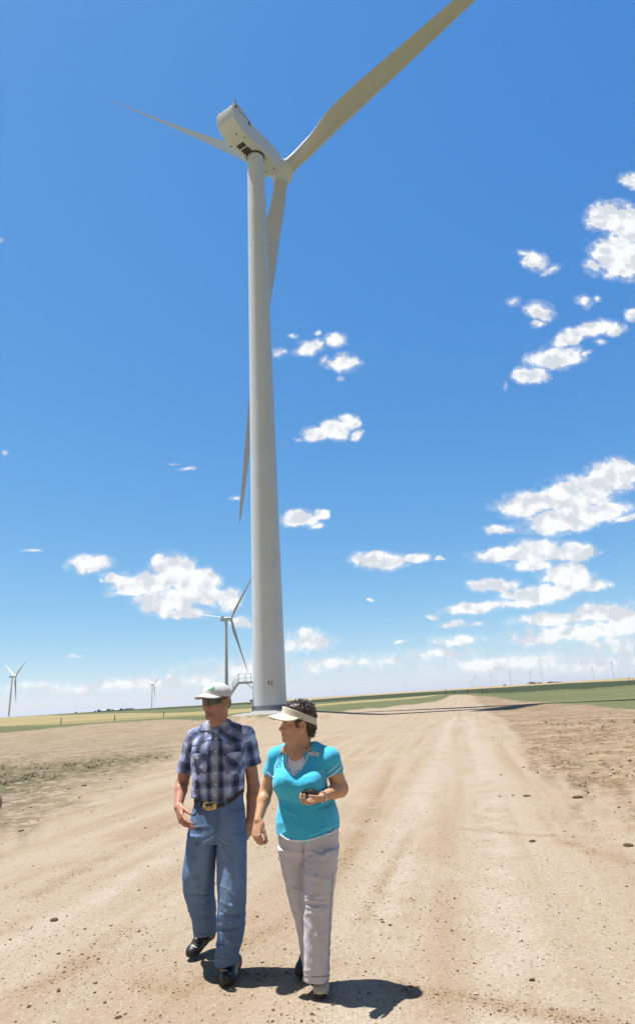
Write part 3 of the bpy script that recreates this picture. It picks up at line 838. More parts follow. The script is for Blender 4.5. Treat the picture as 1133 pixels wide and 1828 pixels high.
FT = [
 (404.5,1259,1105,-.60,.75,'mid-distance grey wind turbine behind the man, left of the large tower'),
 (16,1279,1208,-.66,1.05,'small wind turbine at the far left edge, taller of the two on the left horizon'),
 (271,1265.5,1222,-.7,1.0,'small distant wind turbine halfway between the left edge and the man'),
 (599,1247,1233,-.6,.3,'tiny pale turbine on the horizon just right of the woman\'s head'),
 (611.6,1246,1239.5,-.6,1.5,'very faint tiny turbine right of the tiny pale one near the woman\'s head'),
 (724,1237,1223,-.6,.0,'tiny turbine alone on the horizon midway from the woman to the road end'),
 (773,1234,1227.5,-.6,.9,'very faint turbine left of the one standing by the road end'),
 (788,1233,1219.5,-.6,.1,'small turbine on the horizon just left of the far end of the road'),
 (840.7,1230,1217,-.6,.6,'first thin turbine of the cluster right of the road end'),
 (844.3,1229.5,1215,-.6,1.1,'second thin turbine of the cluster, close beside the first'),
 (850,1229,1209,-.6,.0,'tallest thin turbine in the left half of the cluster by the road end'),
 (856.5,1228.5,1211.5,-.6,1.7,'turbine right of the tallest thin one in the cluster by the road end'),
 (863.4,1228,1214.5,-.6,.4,'low turbine in the middle of the cluster right of the road end'),
 (869.7,1227.3,1217,-.6,.8,'lowest turbine of the cluster, left of the pair with visible blades'),
 (874,1227,1215.5,-.6,1.4,'turbine partly hidden by the larger one with visible blades in the cluster'),
 (877.5,1227,1206,-.5,.3,'largest turbine of the cluster by the road end, blades visible'),
 (885.5,1226.5,1217,-.6,1.9,'small faint turbine at the right end of the cluster'),
 (912,1224,1199,-.6,.1,'turbine with visible blades left of the farmstead on the right horizon'),
 (947,1221.5,1200,-.66,.05,'turbine rising behind the farm roofs, left of the white building'),
 (968,1220.5,1201,-.62,.0,'turbine rising beside the white farm building and the dark tree row'),
 (1011,1217.5,1209,-.6,.3,'faint tiny turbine just right of the dark tree row'),
 (1022,1217,1209.5,-.6,.8,'faintest tiny turbine, second one right of the dark tree row'),
 (1037,1216,1209,-.6,1.2,'tiny turbine halfway from the dark tree row to the big right turbines'),
 (1059.6,1214,1190.7,-.75,1.45,'turbine with spread blades, left one of the three at the right edge'),
 (1084,1212.5,1200.5,-.7,1.0,'small turbine in the middle of the three at the right edge'),
 (1095,1212,1182.4,-.6,.7,'tallest turbine at the right edge of the horizon'),
]
for f in FT: far_turbine(*f)

# ------------------------------------------------------------------ farmsteads and fence posts
leafm = mat('leaf', attr='col', rough=.8, spec=.2)
barkm = mat('bark', (.10, .075, .05), .9, nscale=3, namt=.3)
wallw = mat('painted_wall', (.62, .60, .57), .8, nscale=.5, namt=.08)
wallg = mat('grey_wall', (.33, .32, .30), .8, nscale=.5, namt=.1)
roofg = mat('roof_metal', (.25, .25, .26), .5, nscale=.5, namt=.12)
roofd = mat('roof_dark', (.09, .08, .08), .7, nscale=.5, namt=.12)
glass = mat('dark_window', (.02, .025, .03), .1)
def place(px, py, dist):
    d = ray(px, py); k = dist / math.hypot(d[0], d[1]); return np.array([d[0] * k, d[1] * k, EYE + d[2] * k])
def tree(px, py, dist, w, h, seed, label, grp):
    w, h = w * .62, h * .62; p = place(px, py, dist); rg_ = np.random.RandomState(seed)
    t = empty('farm_tree', p); tag(t, label, 'tree', grp)
    b = MB(); b.tube([(0, 0, -.5), (.1, 0, h * .3), (.0, .1, h * .75)], [w * .05, w * .04, w * .015], 8)
    for k in range(5): a = rg_.uniform(0, 6.28); b.tube([(0.05, 0, h * (.25 + .08 * k)), (math.cos(a) * w * .3, math.sin(a) * w * .3, h * (.45 + .09 * k))], [w * .025, w * .008], 6)
    b.build('trunk', barkm, t)
    n = 900; c = rg_.normal(size=(9, 3)) * [w * .22, w * .22, h * .17] + [0, 0, h * .58]
    k = rg_.randint(9, size=n); dd = rg_.normal(size=(n, 3)); dd /= np.linalg.norm(dd, axis=1)[:, None]
    q = c[k] + dd * (rg_.rand(n, 1) ** .4) * np.array([w * .24, w * .24, h * .19])
    q[:, 2] = np.clip(q[:, 2], h * .12, h * 1.05)
    e1 = rg_.normal(size=(n, 3)); e1 /= np.linalg.norm(e1, axis=1)[:, None]; e2 = np.cross(e1, rg_.normal(size=(n, 3))); e2 /= np.linalg.norm(e2, axis=1)[:, None]
    s = w * .045 * rg_.uniform(.6, 1.4, (n, 1))
    V = np.stack([q - e1 * s, q + e2 * s, q + e1 * s, q - e2 * s], 1).reshape(-1, 3)
    cc = np.array([[.035, .05, .02]]) * rg_.uniform(.6, 1.6, (n, 1)); mesh_obj('crown', V, np.arange(4 * n).reshape(-1, 4), leafm, t, False, attrs={'col': np.repeat(cc, 4, 0)})
def barn(px, py, dist, w, dp, h, rh, rz, wm, rm, label, name='farm_building', grp='farm buildings on the horizon'):
    w, dp, h, rh = w * .8, dp * .8, h * .75, rh * .75; p = place(px, py, dist); t = empty(name, p, rz); tag(t, label, 'building', grp)
    b = MB(); b.box((0, 0, h / 2 - .5), (w, dp, h + 1)); b.add([(-w / 2, -dp / 2, h), (-w / 2, dp / 2, h), (-w / 2, 0, h + rh), (w / 2, -dp / 2, h), (w / 2, dp / 2, h), (w / 2, 0, h + rh)], [(0, 1, 2), (5, 4, 3)]); b.build('wall', wm, t, smooth=False)
    b = MB()
    for s in (-1, 1):
        V = np.array([(-w / 2 - .5, s * (dp / 2 + .5), h - .3), (w / 2 + .5, s * (dp / 2 + .5), h - .3), (w / 2 + .5, 0, h + rh + .15), (-w / 2 - .5, 0, h + rh + .15)]); b.add(np.concatenate([V, V + [0, 0, .25]]), [(0, 1, 2, 3), (7, 6, 5, 4), (0, 4, 5, 1), (1, 5, 6, 2), (2, 6, 7, 3), (3, 7, 4, 0)])
    b.build('roof', rm, t, smooth=False)
    b = MB(); b.box((-w * .2, -dp / 2 - .02, h * .36), (w * .2, .12, h * .72)); b.build('door', glass, t, smooth=False)
    for q in (.1, .33):
        b = MB(); b.box((w * q, -dp / 2 - .02, h * .55), (w * .1, .1, h * .25)); b.build('window', glass, t, smooth=False)
D1 = 1500
barn(949, 1222, D1, 17, 10, 4, 4, .2, wallg, roofd, 'low grey farmhouse with dark roof between trees on the right horizon')
barn(962, 1221, D1 - 10, 12, 9, 4.5, 3.5, -.1, wallw, roofg, 'white farm building left of the dark tree row on the right horizon')
barn(955, 1221.6, D1 + 15, 10, 8, 3.2, 2.4, .1, wallg, roofg, 'small shed squeezed between farmhouse and white farm building')
barn(900.3, 1224.6, D1, 6, 5, 3, 1.5, 0, wallg, roofd, 'tiny isolated hut left of the farmstead on the right horizon')
G1 = 'trees of the farmstead on the right horizon'
for k, (px, w, h) in enumerate(((926, 10, 9), (934, 13, 11), (939, 11, 12), (943, 8, 8), (975, 12, 11), (980, 13, 13), (985, 12, 14), (990, 13, 15), (995, 12, 14), (999, 11, 12))):
    tree(px, 1281 - .0636 * px + 1.0 + 4.3, D1 + (k % 3) * 8, w, h, k, 'dark round tree left of the grey farmhouse on the right horizon' if k < 4 else 'dark tree in the long row right of the white farm building', G1 if k >= 4 else 'trees left of the grey farmhouse')
D2 = 2300
for k, (px, w) in enumerate(((188, 22), (199, 20), (208, 26), (214, 26), (221, 16), (231, 14))):
    barn(px, 1271 - .0636 * (px - 190) - .6, D2, w, 12, 5, 4, .1 * k, wallg if k in (0, 4) else wallw, roofd if k % 2 else roofg, ['first low building of the left farmstead, small and grey', 'second building of the left farmstead, pale with dark roof', 'broad pale barn in the middle of the left farmstead', 'broad barn with dark roof right of the middle barn', 'narrow grey shed right of the dark roofed barn', 'last small pale building of the left farmstead'][k], grp='farm buildings on the left horizon')
for k, (px, w, h) in enumerate(((170, 10, 8), (177, 16, 14), (179.5, 14, 12), (192, 14, 14), (194.5, 14, 16), (217, 16, 13), (226, 18, 12), (234, 14, 11), (239, 12, 9), (136, 9, 10))):
    tree(px, 1271 - .0636 * (px - 190) - .4, D2 - 20, w, h, 40 + k, 'small dark tree among the buildings of the left farmstead' if k < 9 else 'lone dark tree on the horizon left of the left farmstead', 'trees of the left farmstead' if k < 9 else None)
tree(449.5, 1254.6, 1500, 14, 14, 77, 'dark tree on the horizon in the gap between stairs and tower', None)
postm = mat('weathered_post', (.10, .085, .07), .9, nscale=6, namt=.3)
for k, (px, pt, pbm, lab) in enumerate([(109, 1283, 1294, 'thin fence post by the golden field, leftmost of the fence posts'), (205, 1277.5, 1287, 'thin fence post by the golden field, in the middle of three'), (292, 1271, 1280, 'thin fence post by the golden field nearest the man'),
    (795.4, 1231.5, 1241, 'fence post standing left of the far road end'), (810.5, 1234, 1240, 'short fence post just left of the far road end'), (834, 1231, 1240, 'fence post standing right beside the far road end'), (861, 1231, 1239, 'fence post right of the far road end, left of a close pair'), (869, 1231, 1239, 'fence post right of the far road end, right of a close pair'),
    (1123, 1210, 1220, 'dark fence post at the right edge, left of a pair'), (1130, 1211, 1219, 'dark fence post at the right edge, right of a pair')]):
    w = hit(px, pbm); hh = (pbm - pt) / scale_at(w) / .95
    b = MB(); b.tube([(0, 0, -.2), (.01, 0, hh * .5), (0, 0.01, hh)], [.085, .08, .075], 8); b.tube([(0, 0, hh), (0, 0, hh + .02)], [.075, .03], 8)
    o = b.build('fence_post', postm); o.location = w
    tag(o, lab, 'fence post', 'fence posts along the fields')
# ------------------------------------------------------------------ people: distance-field modelling (numpy) and surface nets
class Vol:
    def __init__(s, pts, pad, h):
        pts = np.asarray(pts, float); s.h = h
        s.lo = pts.min(0) - pad; hi = pts.max(0) + pad
        s.n = np.ceil((hi - s.lo) / h).astype(int) + 1
        s.f = np.full(s.n, .06, np.float32)
        s.ax = [(s.lo[i] + h * np.arange(s.n[i])).astype(np.float32) for i in range(3)]
    def blk(s, lo, hi):
        a = np.clip(np.floor((np.asarray(lo) - s.lo) / s.h).astype(int), 0, s.n); b = np.clip(np.ceil((np.asarray(hi) - s.lo) / s.h).astype(int) + 1, 0, s.n)
        sl = tuple(slice(a[i], b[i]) for i in range(3))
        return sl, s.ax[0][sl[0]][:, None, None], s.ax[1][sl[1]][None, :, None], s.ax[2][sl[2]][None, None, :]
    def op(s, sl, d, k, mode):
        f = s.f[sl]
        if f.size == 0: return
        if mode == 'u':
            h = np.clip(.5 + .5 * (f - d) / k, 0, 1); s.f[sl] = f * (1 - h) + d * h - k * h * (1 - h)
        elif mode == 'c':
            a = -f; h = np.clip(.5 + .5 * (a - d) / k, 0, 1); s.f[sl] = -(a * (1 - h) + d * h - k * h * (1 - h))
        elif mode == 'i':
            s.f[sl] = np.maximum(f, d)
    def cap(s, a, b, ra, rb, k=.01, mode='u', flat=None):
        a, b = np.asarray(a, float), np.asarray(b, float); m = max(ra, rb) + max(k, 3 * s.h)
        sl, X, Y, Z = s.blk(np.minimum(a, b) - m, np.maximum(a, b) + m)
        d = b - a; L2 = d @ d + 1e-12
        t = np.clip(((X - a[0]) * d[0] + (Y - a[1]) * d[1] + (Z - a[2]) * d[2]) / L2, 0, 1)
        q = np.sqrt((X - a[0] - t * d[0]) ** 2 + (Y - a[1] - t * d[1]) ** 2 + (Z - a[2] - t * d[2]) ** 2) - (ra + t * (rb - ra))
        s.op(sl, q.astype(np.float32), k, mode)
    def ell(s, c, r, M=None, k=.01, mode='u'):
        c, r = np.asarray(c, float), np.asarray(r, float); m = max(r) + max(k, 3 * s.h)
        sl, X, Y, Z = s.blk(c - m, c + m)
        M = np.eye(3) if M is None else M             # rows: local axes
        x, y, z = X - c[0], Y - c[1], Z - c[2]
        l = [M[i][0] * x + M[i][1] * y + M[i][2] * z for i in range(3)]
        k0 = np.sqrt(sum((l[i] / r[i]) ** 2 for i in range(3))); k1 = np.sqrt(sum((l[i] / r[i] ** 2) ** 2 for i in range(3))) + 1e-9
        s.op(sl, (k0 * (k0 - 1) / k1).astype(np.float32), k, mode)
    def loft(s, rows, yaw=0.0, n=2.3, k=.02, mode='u', grow=0.0, zlo=None, zhi=None):
        rows = np.array(sorted(map(tuple, rows), key=lambda q: q[2])); z = rows[:, 2]
        m = .12 + max(k, 3 * s.h)
        lo = [rows[:, 0].min() - rows[:, 3].max() - m, rows[:, 1].min() - rows[:, 3:].max() - m, z[0] - .06]; hi = [rows[:, 0].max() + rows[:, 3].max() + m, rows[:, 1].max() + rows[:, 3:].max() + m, z[-1] + .06]
        sl, X, Y, Z = s.blk(lo, hi)
        zz = Z[0, 0]
        def it(c):
            e = np.interp(zz, z, rows[:, c]); w = 9
            pe = np.pad(e, w, mode='edge'); ker = np.hanning(2 * w + 1); ker /= ker.sum()
            return np.convolve(pe, ker, 'valid')[None, None, :].astype(np.float32)
        cx, cy, a, b = it(0), it(1), it(3) + grow, it(4) + grow
        c_, s_ = math.cos(yaw), math.sin(yaw)
        x = (X - cx) * c_ + (Y - cy) * s_; y = -(X - cx) * s_ + (Y - cy) * c_
        k0 = ((np.abs(x) / a) ** n + (np.abs(y) / b) ** n) ** (1 / n) + 1e-6
        k1 = np.sqrt((x / a ** 2) ** 2 + (y / b ** 2) ** 2) + 1e-6
        d = k0 * (k0 - 1) / k1
        d = np.clip(d, -.08, .2)
        d = np.maximum(d, np.maximum((z[0] if zlo is None else zlo) - Z, Z - (z[-1] if zhi is None else zhi)))
        s.op(sl, d.astype(np.float32), k, mode)
    def fn(s, lo, hi, f, k=.005, mode='u'):
        sl, X, Y, Z = s.blk(np.minimum(lo, hi), np.maximum(lo, hi)); s.op(sl, f(X, Y, Z).astype(np.float32), k, mode)
    def band(s, f, w=.02):
        """add f(points) to the field near the surface (wrinkles)"""
        m = np.abs(s.f) < w; i = np.argwhere(m); P = s.lo + i * s.h
        s.f[m] += f(P).astype(np.float32)
    def sample(s, P):
        q = (P - s.lo) / s.h; q = np.clip(q, 0, s.n - 1.001); i = q.astype(int); t = q - i; o = 0
        for a in (0, 1):
            for b in (0, 1):
                for c in (0, 1):
                    w = (t[:, 0] if a else 1 - t[:, 0]) * (t[:, 1] if b else 1 - t[:, 1]) * (t[:, 2] if c else 1 - t[:, 2])
                    o = o + w * s.f[i[:, 0] + a, i[:, 1] + b, i[:, 2] + c]
        return o
    def grad(s, P):
        e = s.h * 1.2; g = np.stack([s.sample(P + np.eye(3)[i] * e) - s.sample(P - np.eye(3)[i] * e) for i in range(3)], 1)
        return g / (np.linalg.norm(g, axis=1)[:, None] + 1e-9)
    def hits(s, px):
        """first surface point along the sight lines through photograph points: (points, normals)"""
        px = np.asarray(px, float); D = CF + CX * ((px[:, :1] - PPX) / FPX) - CY * ((px[:, 1:] - PH / 2) / FPX)
        D /= np.linalg.norm(D, axis=1)[:, None]
        hi = s.lo + s.h * (s.n - 1); ctr = (s.lo + hi) / 2; rad = np.linalg.norm(hi - s.lo) / 2
        t0 = (ctr - CC) @ D.T - rad; T = np.full(len(D), np.nan)
        t = t0.copy()
        for k in range(int(2 * rad / (s.h * .6))):
            P = CC + D * t[:, None]
            ins = np.all((P > s.lo + s.h) & (P < hi - s.h), 1)
            f = np.where(ins, s.sample(P), .05)
            new = (f < 0) & np.isnan(T)
            T[new] = t[new]; t = t + s.h * .6
        bad = np.isnan(T)
        if bad.any() and (~bad).any():
            good = np.where(~bad)[0]
            for i in np.where(bad)[0]:
                T[i] = T[good[np.argmin(((px[good] - px[i]) ** 2).sum(1))]]
        P = CC + D * T[:, None]; G = s.grad(P)
        P = P - G * s.sample(P)[:, None]
        return P, G
    def mesh(s):
        f = s.f; ins = f < 0; n = s.n
        c = np.zeros(n - 1, np.int8)
        for a in (0, 1):
            for b in (0, 1):
                for d in (0, 1): c += ins[a:n[0] - 1 + a, b:n[1] - 1 + b, d:n[2] - 1 + d]
        act = (c > 0) & (c < 8); I = np.argwhere(act)
        ids = np.full(n - 1, -1, np.int64); ids[act] = np.arange(len(I))
        acc = np.zeros((len(I), 3)); cnt = np.zeros(len(I))
        co = [(a, b, d) for a in (0, 1) for b in (0, 1) for d in (0, 1)]
        val = {q: f[I[:, 0] + q[0], I[:, 1] + q[1], I[:, 2] + q[2]] for q in co}
        for q in co:
            for e in range(3):
                if q[e] == 0:
                    r_ = tuple(1 if i == e else q[i] for i in range(3)); f0, f1 = val[q], val[r_]
                    x = (f0 < 0) != (f1 < 0); t = np.where(x, f0 / (f0 - f1 + 1e-12), 0)
                    p = np.tile(np.array(q, float), (len(I), 1)); p[:, e] = t
                    acc += np.where(x[:, None], p, 0); cnt += x
        V = s.lo + (I + acc / cnt[:, None]) * s.h
        Fs = []
        for e in range(3):
            u_, v_ = (e + 1) % 3, (e + 2) % 3
            s0 = [slice(None)] * 3; s1 = [slice(None)] * 3; s0[e] = slice(0, -1); s1[e] = slice(1, None)
            A, B = ins[tuple(s0)], ins[tuple(s1)]
            x = np.argwhere(A != B)
            x = x[(x[:, u_] > 0) & (x[:, v_] > 0) & (x[:, u_] < n[u_] - 1) & (x[:, v_] < n[v_] - 1)]
            o = lambda du, dv: ids[tuple(x[:, i] - (du if i == u_ else dv if i == v_ else 0) for i in range(3))]
            q = np.stack([o(1, 1), o(0, 1), o(0, 0), o(1, 0)], 1)
            fl = ~A[x[:, 0], x[:, 1], x[:, 2]]
            q[fl] = q[fl][:, ::-1]
            Fs.append(q)
        F = np.concatenate(Fs)
        return V, F[(F >= 0).all(1)]
def lofts(rows):
    """(row, left, right, distance, depth ratio) read off the photograph -> centre, half width, half depth"""
    o = []
    for (py, xl, xr, yd, ra) in rows:
        p = at((xl + xr) / 2, py, yd); a = (xr - xl) / 2 / scale_at(p); o.append((p[0], p[1], p[2], a, a * ra))
    return o
def unit(v): v = np.asarray(v, float); return v / np.linalg.norm(v)
class Frame:
    """local axes: s to the person's left, f forward, u up"""
    def __init__(s, c, yaw, pitch=0.0, roll=0.0, sc=1.0):
        f = np.array([-math.sin(yaw), -math.cos(yaw), 0]); u = np.array([0, 0, 1.]); l = np.cross(u, f)
        f2 = f * math.cos(pitch) + u * math.sin(pitch); u2 = u * math.cos(pitch) - f * math.sin(pitch)
        l3 = l * math.cos(roll) + u2 * math.sin(roll); u3 = u2 * math.cos(roll) - l * math.sin(roll)
        s.M = np.stack([l3, f2, u3]); s.c = np.asarray(c, float); s.sc = sc
    def __call__(s, x, y, z): return s.c + (np.array([x, y, z]) * s.sc) @ s.M
    def inv(s, P): return ((P - s.c) @ s.M.T) / s.sc
    def loc(s, X, Y, Z):
        x, y, z = X - s.c[0], Y - s.c[1], Z - s.c[2]
        return [(s.M[i][0] * x + s.M[i][1] * y + s.M[i][2] * z) / s.sc for i in range(3)]
def fbox(H, lo, hi): return [H(x, y, z) for x in (lo[0], hi[0]) for y in (lo[1], hi[1]) for z in (lo[2], hi[2])]
def add_head(v, H, fem=False, nose=1.0):
    S = H.sc
    E = lambda c, r, k=.01, mode='u', tl=None: v.ell(H(*c), np.array(r) * S, H.M if tl is None else tl @ H.M, k * S, mode)
    C = lambda a, b, ra, rb, k=.01, mode='u': v.cap(H(*a), H(*b), ra * S, rb * S, k * S, mode)
    E((0, -.018, .040), (.074, .094, .074 if not fem else .082), .01)
    E((0, .025, -.015), (.064, .068, .085), .03)
    for q in (-1, 1):
        C((q * .053, -.012, -.045), (q * .024, .062, -.098), .022, .018, .03)
        E((q * .041, .050, -.032), (.022, .030, .026), .02)              # cheek
        C((q * .048, .068, .024), (q * .012, .086, .021), .011, .011, .014)  # brow
    E((0, .076, -.098), (.022, .018, .016), .018)                         # chin
    for q in (-1, 1):
        E((q * .031, .094, .000), (.017, .014, .012), .010, 'c')
        E((q * .031, .074, .000), (.0135, .0125, .0125), .003)
        E((q * .031, .078, .009), (.016, .012, .005), .004)              # upper lid
    C((0, .084, .012), (0, .104 + .006 * nose, -.030), .009, .0125 * nose, .012)
    E((0, .108 + .005 * nose, -.033), (.012, .011, .010), .008)
    for q in (-1, 1): E((q * .013, .098, -.036), (.009, .011, .008), .006)
    for q in (-1, 1): E((q * .008, .106, -.043), (.004, .005, .003), .003, 'c')
    C((0, .086, -.046), (0, .088, -.052), .016, .016, .02)
    E((0, .093, -.058), (.023, .008, .0055), .005)
    E((0, .091, -.069), (.020, .009, .0065), .005)
    C((-.017, .0975, -.0635), (.017, .0975, -.0635), .0022, .0022, .003, 'c')
    for q in (-1, 1):                                                     # ears
        tl = np.array([[1, .25 * q, 0], [-.25 * q, 1, -.15], [0, .15, 1.]]); tl = np.array([unit(r_) for r_ in tl])
        E((q * .077, -.014, -.010), (.009, .021, .033), .006, 'u', tl)
        E((q * .083, -.010, -.006), (.006, .011, .018), .004, 'c', tl)
        E((q * .074, -.004, -.038), (.007, .009, .010), .005)
def head_paint(P, H, col, lip, brow, iris):
    L_ = H.inv(P); x, y, z = L_.T; ax = np.abs(x)
    def put(mask, c):
        m = np.clip(mask, 0, 1)[:, None]; col[:] = col * (1 - m) + np.array(c) * m
    fr = y > .05
    put(fr * (1 - smooth01(np.hypot(x / 1.0, (z + .0635) / .42), .016, .025)) * .7, lip)
    put(fr * (1 - smooth01(np.hypot((ax - .032) / 1, (z - .027 + (ax - .03) * .15) / .26), .013, .020)) * .75, brow)
    put(fr * (1 - smooth01(np.hypot((ax - .031), (z) / .55), .0095, .0125)) * .9, (.55, .52, .48))
    put(fr * (1 - smooth01(np.hypot((ax - .031), z), .004, .0062)), iris)
    put(fr * (1 - smooth01(np.hypot((ax - .031) / 1.0, (z - .0075) / .25), .012, .016)) * .8, np.array(brow) * .7)
    put((1 - smooth01(np.hypot(ax - .035, np.hypot(y - .07, z + .03)), .01, .05)) * .25, (.50, .20, .13))
def add_hand(v, wrist, fdir, palm, side, curl, sc=1.0, spread=.10, thumb=(.62, .62, .35), tcurl=.35):
    """five separate fingers; palm = direction the palm faces; side +1 left hand, -1 right"""
    f = unit(fdir); n = unit(np.asarray(palm, float) - f * (np.asarray(palm, float) @ f)); l = np.cross(f, n) * side * -1   # thumb side
    w = np.asarray(wrist, float); tips = []
    off = np.array([.030, .010, -.0105, -.029]) * sc; kl = np.array([.089, .094, .089, .080]) * sc
    for i in range(4):
        kn = w + f * kl[i] + l * off[i] - n * .004 * (1 - abs(i - 1.4) * .4)
        v.cap(w + l * off[i] * .55 + f * .008, kn, .0145 * sc, .0108 * sc, .010)
    v.ell(w + f * .05 * sc + n * .004, np.array([.036, .046, .016]) * sc, np.stack([l, f, n]), .012)
    v.ell(w + f * .035 * sc + l * .022 * sc + n * .010, np.array([.018, .032, .015]) * sc, np.stack([unit(l + f * .4), unit(f - l * .4), n]), .012)
    for i in range(4):
        kn = w + f * kl[i] + l * off[i] - n * .004 * (1 - abs(i - 1.4) * .4)
        pl = np.array([.044, .027, .022]) * sc * (1.0, 1.08, 1.0, .80)[i]; rr_ = np.array([.0098, .0090, .0082, .0070]) * sc * (1, 1, .96, .86)[i]
        d = unit(f + l * spread * (1.2, .35, -.4, -1.25)[i]); p = kn; ang = 0
        for j in range(3):
            ang += curl[i][j]
            dd = unit(d * math.cos(ang) + n * math.sin(ang)); q = p + dd * pl[j]
            v.cap(p, q, rr_[j], rr_[j + 1], .0030 if j else .006); p = q
        tips.append(p)
    p = w + f * .026 * sc + l * .024 * sc + n * .008
    d = unit(f * thumb[0] + l * thumb[1] + n * thumb[2])
    for j, (ln, r0, r1) in enumerate(((.042, .0135, .0115), (.032, .0112, .0100), (.026, .0100, .0080))):
        q = p + d * ln * sc; v.cap(p, q, r0 * sc, r1 * sc, .008 if j == 0 else .003); p = q
        d = unit(d + f * tcurl * .6 - l * tcurl + n * tcurl * .5)
    return tips, l, n, f
def shoe(v, toe, heel, lift, w=1.0, ankle=None):
    toe, heel = np.asarray(toe, float), np.asarray(heel, float); d = unit(toe - heel); L_ = np.linalg.norm(toe - heel); up = unit(np.array([0, 0, 1.]) - d * d[2]); s_ = np.cross(d, up)
    P = lambda a, b, c: heel + d * (L_ * a) + s_ * b + up * c
    M = np.stack([s_, d, up])
    v.ell(P(.14, 0, .040), (.037 * w, L_ * .16, .045), M, .01); v.ell(P(.72, 0, .034), (.049 * w, L_ * .27, .040), M, .02); v.ell(P(.42, 0, .046), (.040 * w, L_ * .3, .048), M, .02)
    if ankle is not None: v.cap(P(.22, 0, .06), ankle, .044 * w, .046 * w, .02)
    v.cap(P(.62, 0, .07), P(.35, 0, .105), .024, .024, .02)
    sl, X, Y, Z = v.blk(heel - .4, heel + .4)
    dp = -((X - heel[0]) * up[0] + (Y - heel[1]) * up[1] + (Z - heel[2]) * up[2])
    v.op(sl, dp.astype(np.float32), .004, 'i')
    return P, M
def quad_patch(name, vol, c4, m, root, nu=10, nv=10, off=.003, th=.004, color=None, bulge=0.0, round_=0.0):
    """a cloth piece lying on a garment: bilinear photograph quad laid on the surface, with thickness"""
    c4 = np.asarray(c4, float); U, V_ = np.meshgrid(np.linspace(0, 1, nu), np.linspace(0, 1, nv), indexing='ij')
    if round_:
        a, b = U * 2 - 1, V_ * 2 - 1
        U2 = a * np.sqrt(1 - b * b / 2 * round_); V2 = b * np.sqrt(1 - a * a / 2 * round_); Uq, Vq = (U2 + 1) / 2, (V2 + 1) / 2
    else: Uq, Vq = U, V_
    px = ((1 - Uq) * (1 - Vq))[..., None] * c4[0] + (Uq * (1 - Vq))[..., None] * c4[1] + (Uq * Vq)[..., None] * c4[2] + ((1 - Uq) * Vq)[..., None] * c4[3]
    P, G = vol.hits(px.reshape(-1, 2))
    G = G.reshape(nu, nv, 3)
    for k in range(3):
        Gp = np.pad(G, ((1, 1), (1, 1), (0, 0)), mode='edge'); G = (Gp[:-2, 1:-1] + Gp[2:, 1:-1] + Gp[1:-1, :-2] + Gp[1:-1, 2:] + G) / 5
    G = (G / np.linalg.norm(G, axis=2)[..., None]).reshape(-1, 3)
    bl = (bulge * (1 - (2 * U - 1) ** 4) * (1 - (2 * V_ - 1) ** 4)).reshape(-1, 1)
    return patch_mesh(name, P + G * (off + bl), P - G * .004, nu, nv, m, root, color)
def patch_mesh(name, T, B, nu, nv, m, root, color=None):
    i = np.arange(nu * nv).reshape(nu, nv); n = nu * nv
    q = np.stack([i[:-1, :-1], i[1:, :-1], i[1:, 1:], i[:-1, 1:]], -1).reshape(-1, 4)
    rim = np.concatenate([i[:, 0], i[-1, 1:], i[-2::-1, -1], i[0, -2:0:-1]])
    e = np.stack([rim, np.roll(rim, -1), np.roll(rim, -1) + n, rim + n], 1)
    F = np.concatenate([q, (q + n)[:, ::-1], e[:, ::-1]])
    V = np.concatenate([T, B])
    at_ = None
    if color is not None:
        c = color(T) if callable(color) else np.tile(color, (n, 1)); at_ = {'col': np.concatenate([c, c])}
    o = mesh_obj(name, V - np.array(root.location), F, m, root, True, attrs=at_)
    bm = bmesh.new(); bm.from_mesh(o.data); bmesh.ops.recalc_face_normals(bm, faces=list(bm.faces)); bm.to_mesh(o.data); bm.free()
    o.data.set_sharp_from_angle(angle=R(50))
    return o
def strip(name, vol, pts, width, m, root, off=.002, closed=False, n=None):
    """a seam, stroke or trim line lying on a surface; width in metres (number or list)"""
    pts = np.asarray(pts, float); seg = np.r_[0, np.cumsum(np.linalg.norm(np.diff(pts, axis=0), axis=1))]
    n = n or max(6, int(seg[-1] / 1.5)); t = np.linspace(0, seg[-1], n)
    px = np.stack([np.interp(t, seg, pts[:, i]) for i in (0, 1)], 1)
    if len(pts) > 2:
        for _ in range(2): px[1:-1] = (px[:-2] + px[1:-1] * 2 + px[2:]) / 4
    w = np.interp(t, seg, np.broadcast_to(width, (len(pts),))) / 2
    P, G = vol.hits(px); T = np.gradient(P, axis=0); S = np.cross(T, G); S /= np.linalg.norm(S, axis=1)[:, None] + 1e-9
    rows_ = []
    for q in (-1, 0, 1): rows_.append(P + S * (w * q)[:, None] + G * off)
    top = np.stack(rows_, 1).reshape(-1, 3); bot = np.stack([P + S * (w * q)[:, None] - G * .004 for q in (-1, 0, 1)], 1).reshape(-1, 3)
    return patch_mesh(name, top, bot, n, 3, m, root)
def vol_mesh(name, vol, m, root, color=None):
    V, F = vol.mesh()
    at_ = {'col': color(V)} if color is not None else None
    return mesh_obj(name, V - np.array(root.location), F, m, root, True, attrs=at_)
def tri_dist(P, a, b):
    d = np.asarray(b) - a; t = np.clip(((P - a) @ d) / (d @ d), 0, 1); return np.linalg.norm(P - a - t[:, None] * d, axis=1), t
def tilt_cut(X, Y, Z, p, n): return (X - p[0]) * n[0] + (Y - p[1]) * n[1] + (Z - p[2]) * n[2]

